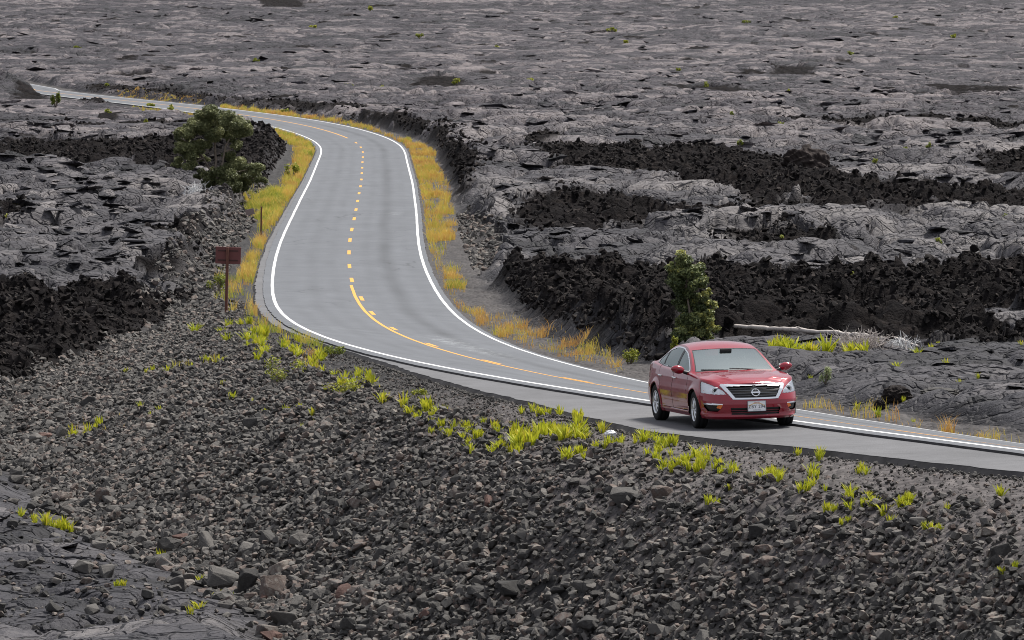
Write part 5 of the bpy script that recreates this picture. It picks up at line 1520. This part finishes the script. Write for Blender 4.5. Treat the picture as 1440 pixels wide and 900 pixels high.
# ------------------------------------------------------------------ verge grass
def build_grass(name, polys, dens, hmin, hmax, seed, tintf):
    r = np.random.default_rng(seed)
    Vs, Ts = [], []
    for P_px, dk, tb, hs in polys:
        P = poly_world(densify(P_px, 14))
        x0, y0 = P.min(0); x1, y1 = P.max(0)
        n = int(dens * dk * (x1 - x0) * (y1 - y0)); n = min(n, 900000)
        X = r.uniform(x0, x1, n); Y = r.uniform(y0, y1, n)
        m = inside(P, X + .35 * gn(X / .9, Y / .9, seed + 1), Y + .9 * gn(X / .9, Y / 1.5, seed + 2)); X, Y = X[m], Y[m]
        c = gn(X / .7, Y / .9, seed + 3) + .6 * gn(X / 2.4, Y / 4, seed + 4)
        S, d = road_sd(X, Y)
        m = (r.random(len(X)) < np.clip(-.04 + .95 * c + .6 * gn(X / 3, Y / 7, seed + 9), .015, 1)) & ((d > RLIP + .18) | (d < -LIP - shoulder_w(S) - .12)); X, Y, c, d = X[m], Y[m], c[m], d[m]
        n = len(X); Z = gz(X, Y)
        H = r.uniform(hmin, hmax, n) * hs * (.6 + .5 * np.clip(c + .3, 0, 1.4)); a = r.uniform(0, 2 * PI, n); le = r.uniform(.1, .75, n) * H
        w = np.maximum(.010, Y / FPX * .42) * r.uniform(.6, 1.2, n)
        t = np.clip(tb - .10 + .5 * gn(X / 1.6, Y / 3.5, seed + 5) + .25 * gn(X / .5, Y / .5, seed + 6) + r.normal(0, .08, n), 0, 1)
        ux, uy = np.cos(a), np.sin(a); b_ = r.uniform(0, PI, n); sx, sy = np.cos(b_), np.sin(b_) * .5
        B = np.stack([X, Y, Z - .02], -1); mid = B + np.stack([ux * le * .3, uy * le * .3, H * .6], -1); tip = B + np.stack([ux * le, uy * le, H], -1)
        sv = np.stack([sx * w, sy * w, 0 * w], -1)
        V = np.stack([B - sv, B + sv, mid + sv * .75, mid - sv * .75, tip], 1)
        Vs.append(V.reshape(-1, 3)); Ts.append(np.repeat(t, 5))
    V = np.concatenate(Vs); n = len(V) // 5; k = np.arange(n)[:, None] * 5
    o = obj(name, mesh_np(name, V, [k + np.array([[0, 1, 2, 3]]), k + np.array([[3, 2, 4]])], False, dict(tint=np.concatenate(Ts))), M_GRASS)
    tag(o, kind='stuff')
    print(name, n)
LEFT = [
 ([(345,176),(372,181),(397,187),(418,194),(436,203),(446,211),(444,224),(438,240),(428,258),(416,282),(402,310),(390,334),(382,352),(372,368),(350,392),(342,380),(352,352),(366,330),(362,306),(345,290),(352,276),(392,272),(404,246),(416,228),(412,206),(395,196),(360,184)], 1., .52, 1.),
 ([(340,272),(394,268),(398,290),(372,330),(366,332),(360,308),(340,288)], 1., .22, 1.1),
 ([(350,374),(372,376),(366,402),(366,420),(374,434),(390,446),(408,456),(420,470),(396,470),(372,456),(352,438),(340,424),(328,440),(318,410),(332,392)], 1., .6, 1.),
 ([(346,440),(372,452),(408,462),(440,474),(462,482),(448,494),(420,484),(392,480),(360,466)], .8, .3, .7),
 ([(420,500),(452,504),(446,520),(414,518)], .9, .7, .8), ([(300,384),(322,388),(320,430),(306,428)], .4, .3, .9),
 ([(235,520),(316,498),(320,508),(238,528)], .35, .45, .6), ([(96,606),(180,592),(186,600),(100,620)], .35, .75, .5),
 ([(186,151),(250,157),(300,162),(300,165),(230,160),(186,155)], .3, .5, .6),
]
RIGHT = [
 ([(560,197),(574,208),(580,230),(586,256),(590,284),(593,312),(596,342),(604,366),(622,392),(614,370),(640,336),(638,310),(634,286),(628,262),(614,236),(606,210),(585,202)], .9, .58, .95),
 ([(614,380),(634,368),(654,404),(640,420),(654,436),(690,444),(720,446),(742,462),(790,478),(826,490),(860,508),(884,528),(852,520),(806,508),(766,497),(730,486),(698,473),(672,459),(656,446),(640,430),(622,404)], .8, .66, .75),
 ([(612,392),(650,404),(652,412),(622,406)], .8, .2, 1.0),
 ([(1108,572),(1126,560),(1160,564),(1196,576),(1234,572),(1252,592),(1300,600),(1360,610),(1440,618),(1500,626),(1500,634),(1440,627),(1380,620),(1330,612),(1270,602),(1220,594),(1160,584)], .45, .55, .55),
 ([(1190,584),(1240,576),(1244,594),(1200,592)], .9, .45, 1.), ([(1254,596),(1268,590),(1270,602),(1256,602)], 1.6, .85, 1.), ([(1318,606),(1332,600),(1336,612),(1322,612)], 1.6, .9, 1.),
 ([(165,134),(250,142),(290,146),(290,148),(240,144),(170,137)], .25, .62, .4), ([(310,150),(400,160),(470,170),(520,180),(548,191),(560,197),(566,204),(556,198),(520,184),(460,171),(390,163),(310,153)], .45, .6, .9),
]
build_grass('verge_grass', LEFT, 260, .22, .55, 900, None)
build_grass('verge_grass', RIGHT, 260, .22, .55, 950, None)

# ------------------------------------------------------------------ dead wood
def px_line(pts, lift=0., dY=None):
    out = []
    for (x, y) in pts:
        Yv = at(x, y + lift)[1]; ax, az = ray(x, y)
        out.append((ax * Yv, Yv, az * Yv))
    return np.array(out)
def log(pts, r0, r1, label, branches=(), lift=8, seed=3):
    r = np.random.default_rng(seed)
    P = px_line(pts, lift); P[:, 1] = np.linspace(P[0, 1], P[-1, 1], len(P))
    for i, (x, y) in enumerate(pts):
        ax, az = ray(x, y); P[i] = (ax * P[i, 1], P[i, 1], az * P[i, 1])
    t = np.linspace(0, 1, 40); Q = spl(P, t) + r.normal(0, r0 * .16, (40, 3)); print('LOG', np.round(Q[::8, 2] - gz(Q[::8, 0], Q[::8, 1]), 2), np.round(Q[::20, 1], 1))
    mb = MB(); mb.tube(Q, (r0 + (r1 - r0) * t) * (1 + .12 * np.sin(t * 31)), 10)
    root = mb.build('fallen_log', M_DEAD, None, True); tag(root, label, 'log')
    for (tt_, dx, dz, L) in branches:
        i = int(tt_ * 39); b0 = Q[i]; s = np.linspace(0, 1, 6)
        C = b0 + np.stack([dx * L * s, -.1 * L * s, dz * L * s + .05 * np.sin(s * 5) * L], -1)
        m2 = MB(); m2.tube(C, np.linspace(r0 * .5, r0 * .15, 6), 7); m2.build('branch', M_DEAD, root, True)
    return root
log([(1004, 455), (1060, 461), (1110, 463), (1165, 467), (1200, 470), (1226, 472)], .075, .048, 'long bleached fallen tree trunk lying across the rough lava behind the red car', [(.5, -.5, .35, .35), (.5, .1, -.5, .25), (.8, .6, -.3, .5), (.93, .8, -.5, .5), (.1, .3, .5, .2)], lift=47)
log([(1236, 476), (1262, 476), (1278, 482), (1292, 487)], .05, .035, 'short bleached limb lying just right of the grey dead bush', [(.3, -.6, .3, .3), (.6, .3, -.6, .3)], lift=30, seed=5)
log([(1318, 542), (1350, 539), (1380, 538), (1405, 533), (1440, 534), (1500, 530)], .035, .055, 'pale driftwood-grey log on the smooth lava at the right edge', [(.5, -.9, -.1, .5), (.3, .7, .2, .3)], lift=5, seed=7)
def dead_bush(px, py, w, h, n, mat, label, seed, lean=0.):
    r = np.random.default_rng(seed); p = at(px, py); s = p[1] / FPX
    mb = MB()
    for _ in range(n):
        a = r.uniform(0, 2 * PI); L = h * s * r.uniform(.5, 1.15); sp = w * s * .5 * r.uniform(.15, 1.)
        b0 = np.array([r.normal(0, .18), r.normal(0, .15), 0]) * w * s
        t = np.linspace(0, 1, 7)
        C = b0 + np.stack([(math.cos(a) * sp + lean * L) * t, math.sin(a) * sp * t, L * (t - .3 * t * t)], -1) + np.cumsum(r.normal(0, .035 * L, (7, 3)), 0)
        mb.tube(C, np.linspace(.014, .005, 7) * max(1, s / .0175), 5, caps=False)
        for _q in range(2):
            i = r.integers(2, 6); D = r.normal(size=3); D[2] = abs(D[2]); D *= L * .35 / np.linalg.norm(D)
            mb.tube(C[i] + np.outer(np.linspace(0, 1, 4), D), np.linspace(.008, .004, 4) * max(1, s / .0175), 4, caps=False)
    o = mb.build('dead_bush', mat); o.location = (p[0], p[1], gz(p[0], p[1]) - .03); tag(o, label, 'bush'); return o
dead_bush(1212, 526, 92, 38, 150, M_TWIG, 'tangled grey leafless bush in front of the fallen trunk', 1)
dead_bush(1268, 525, 44, 28, 50, M_WTWIG, 'pale broken twigs heaped at the right end of the grey leafless bush', 2)
dead_bush(277, 300, 36, 30, 46, M_WTWIG, 'white leafless bush at the left foot of the dark green tree', 3)

# ------------------------------------------------------------------ signs, litter
M_SIGN = simple('brown_sign_paint', (.155, .052, .048), .6, .4, var=.12, scale=3.)
M_POST = simple('brown_post_wood', (.145, .062, .045), .8, .3, var=.2, scale=8.)
def sign():
    p = at(318, 441); s = p[1] / FPX; p[2] = gz(p[0], p[1])
    root = empty('sign', p); tag(root, 'brown wooden roadside sign seen from the back on a single post at the bend', 'sign')
    H = 93 * s; W = 36 * s; hb = 24 * s
    mb = MB(); mb.box((0, 0, H / 2 - .1), (.10, .10, H + .2), bevel=.012); mb.build('post', M_POST, root)
    mb = MB(); mb.box((.02 * W, .085, H - hb / 2), (W, .045, hb), bevel=.008); b_ = mb.build('board', M_SIGN, root)
    mb = MB()
    for zz in (H - hb * .22, H - hb * .78): mb.box((.02 * W, .055, zz), (W * .8, .02, .05))
    mb.build('batten', simple('dark_brown_wood', (.07, .028, .025), .8), b_)
    root.rotation_euler = (R_(-1), R_(1.5), R_(-4))
def marker():
    p = at(367, 336); s = p[1] / FPX; p[2] = gz(p[0], p[1])
    root = empty('marker_post', p); tag(root, 'slim brown marker post with a small side panel standing in the verge grass', 'post')
    H = 46 * s
    MB().box((0, 0, H / 2 - .1), (.07, .07, H + .2), bevel=.01).build('post', M_POST, root)
    b_ = MB().box((-.22, .03, H - .17), (.42, .03, .28), bevel=.006).build('panel', simple('weathered_panel', (.20, .15, .14), .7), root); b_.rotation_euler = (0, R_(-14), 0)
    root.rotation_euler = (0, R_(1), R_(10))
sign(); marker()
def litter(px, py, w, h, label, seed):
    p = at(px, py); s = p[1] / FPX
    bm = bmesh.new(); bmesh.ops.create_icosphere(bm, subdivisions=3, radius=1)
    c = np.array([v.co for v in bm.verts]); f = 1 + .35 * (1 - 2 * np.abs(gn(c[:, 0] * 1.6 + seed, c[:, 1] * 1.6 + c[:, 2] * 2, seed))) + .12 * gn(c[:, 0] * 5, c[:, 1] * 5 + c[:, 2] * 4, seed)
    for v, q in zip(bm.verts, c * f[:, None]): v.co = q * (w * s / 2, w * s / 2, h * s / 2)
    me = bpy.data.meshes.new('plastic_bag'); bm.to_mesh(me); bm.free()
    o = obj('plastic_bag', me, simple('white_plastic', (.78, .80, .84), .4)); o.location = (p[0], p[1], gz(p[0], p[1]) + h * s * .4); tag(o, label, 'litter'); o.rotation_euler = (.3, .2, seed)
litter(859, 614, 14, 9, 'crumpled white plastic bag on the gravel beside the paved shoulder', 2)
litter(1095, 679, 7, 6, 'small scrap of white litter among the ferns on the gravel', 4)
EXPOSURE = 0.52
# ------------------------------------------------------------------ light, sky, camera
def build_world():
    w = bpy.data.worlds.new("World"); sc.world = w; w.use_nodes = True
    nt = w.node_tree
    bg = nt.nodes['Background']
    sky = nt.nodes.new('ShaderNodeTexSky'); sky.sky_type = 'NISHITA'; sky.sun_disc = False
    sky.sun_elevation = R_(58); sky.sun_rotation = R_(SUN_ROT)
    sky.air_density = 1.2; sky.dust_density = 6.; sky.ozone_density = 1.
    hs = nt.nodes.new('ShaderNodeHueSaturation'); hs.inputs['Saturation'].default_value = .28
    nt.links.new(sky.outputs[0], hs.inputs['Color'])
    # high thin overcast: an even veil of cloud in front of the blue
    ov = nt.nodes.new('ShaderNodeMix'); ov.data_type = 'RGBA'; ov.inputs[0].default_value = .6
    ov.inputs[7].default_value = (9.6, 10.1, 11.5, 1)
    nt.links.new(hs.outputs[0], ov.inputs[6]); nt.links.new(ov.outputs[2], bg.inputs[0])
    bg.inputs[1].default_value = .056
SUN_ROT = 42.
SUN_EL = 58.
def build_sun():
    l = bpy.data.lights.new('sun', 'SUN'); l.energy = 4.2; l.angle = R_(12); l.color = (1, .96, .9)
    o = bpy.data.objects.new('sun', l); COL.objects.link(o)
    # the lamp shines along its local -Z: point it from the sun's direction
    az = R_(SUN_ROT); el = R_(SUN_EL)
    dv = Vector((math.sin(az) * math.cos(el), math.cos(az) * math.cos(el), math.sin(el)))
    o.rotation_euler = dv.to_track_quat('Z', 'Y').to_euler()
    o.location = (0, 60, 60)
build_world(); build_sun()
cam = bpy.data.cameras.new('camera')
cam.sensor_width = 36.; cam.lens = FPX / 1440. * 36.
cam.clip_start = .5; cam.clip_end = 12000.
co = bpy.data.objects.new('camera', cam); COL.objects.link(co)
co.location = (0, 0, 0); co.rotation_euler = (PI / 2 - PITCH, 0, 0)
sc.camera = co
vs = sc.view_settings
sc.display_settings.display_device = 'sRGB'
vs.view_transform = 'Standard'; vs.look = 'None'; vs.gamma = 1.; vs.use_curve_mapping = False
vs.exposure = EXPOSURE
sc.cycles.max_bounces = 6; sc.cycles.diffuse_bounces = 3; sc.cycles.glossy_bounces = 3
sc.cycles.transparent_max_bounces = 8
sc.cycles.use_denoising = True
sc.cycles.filter_width = 1.0
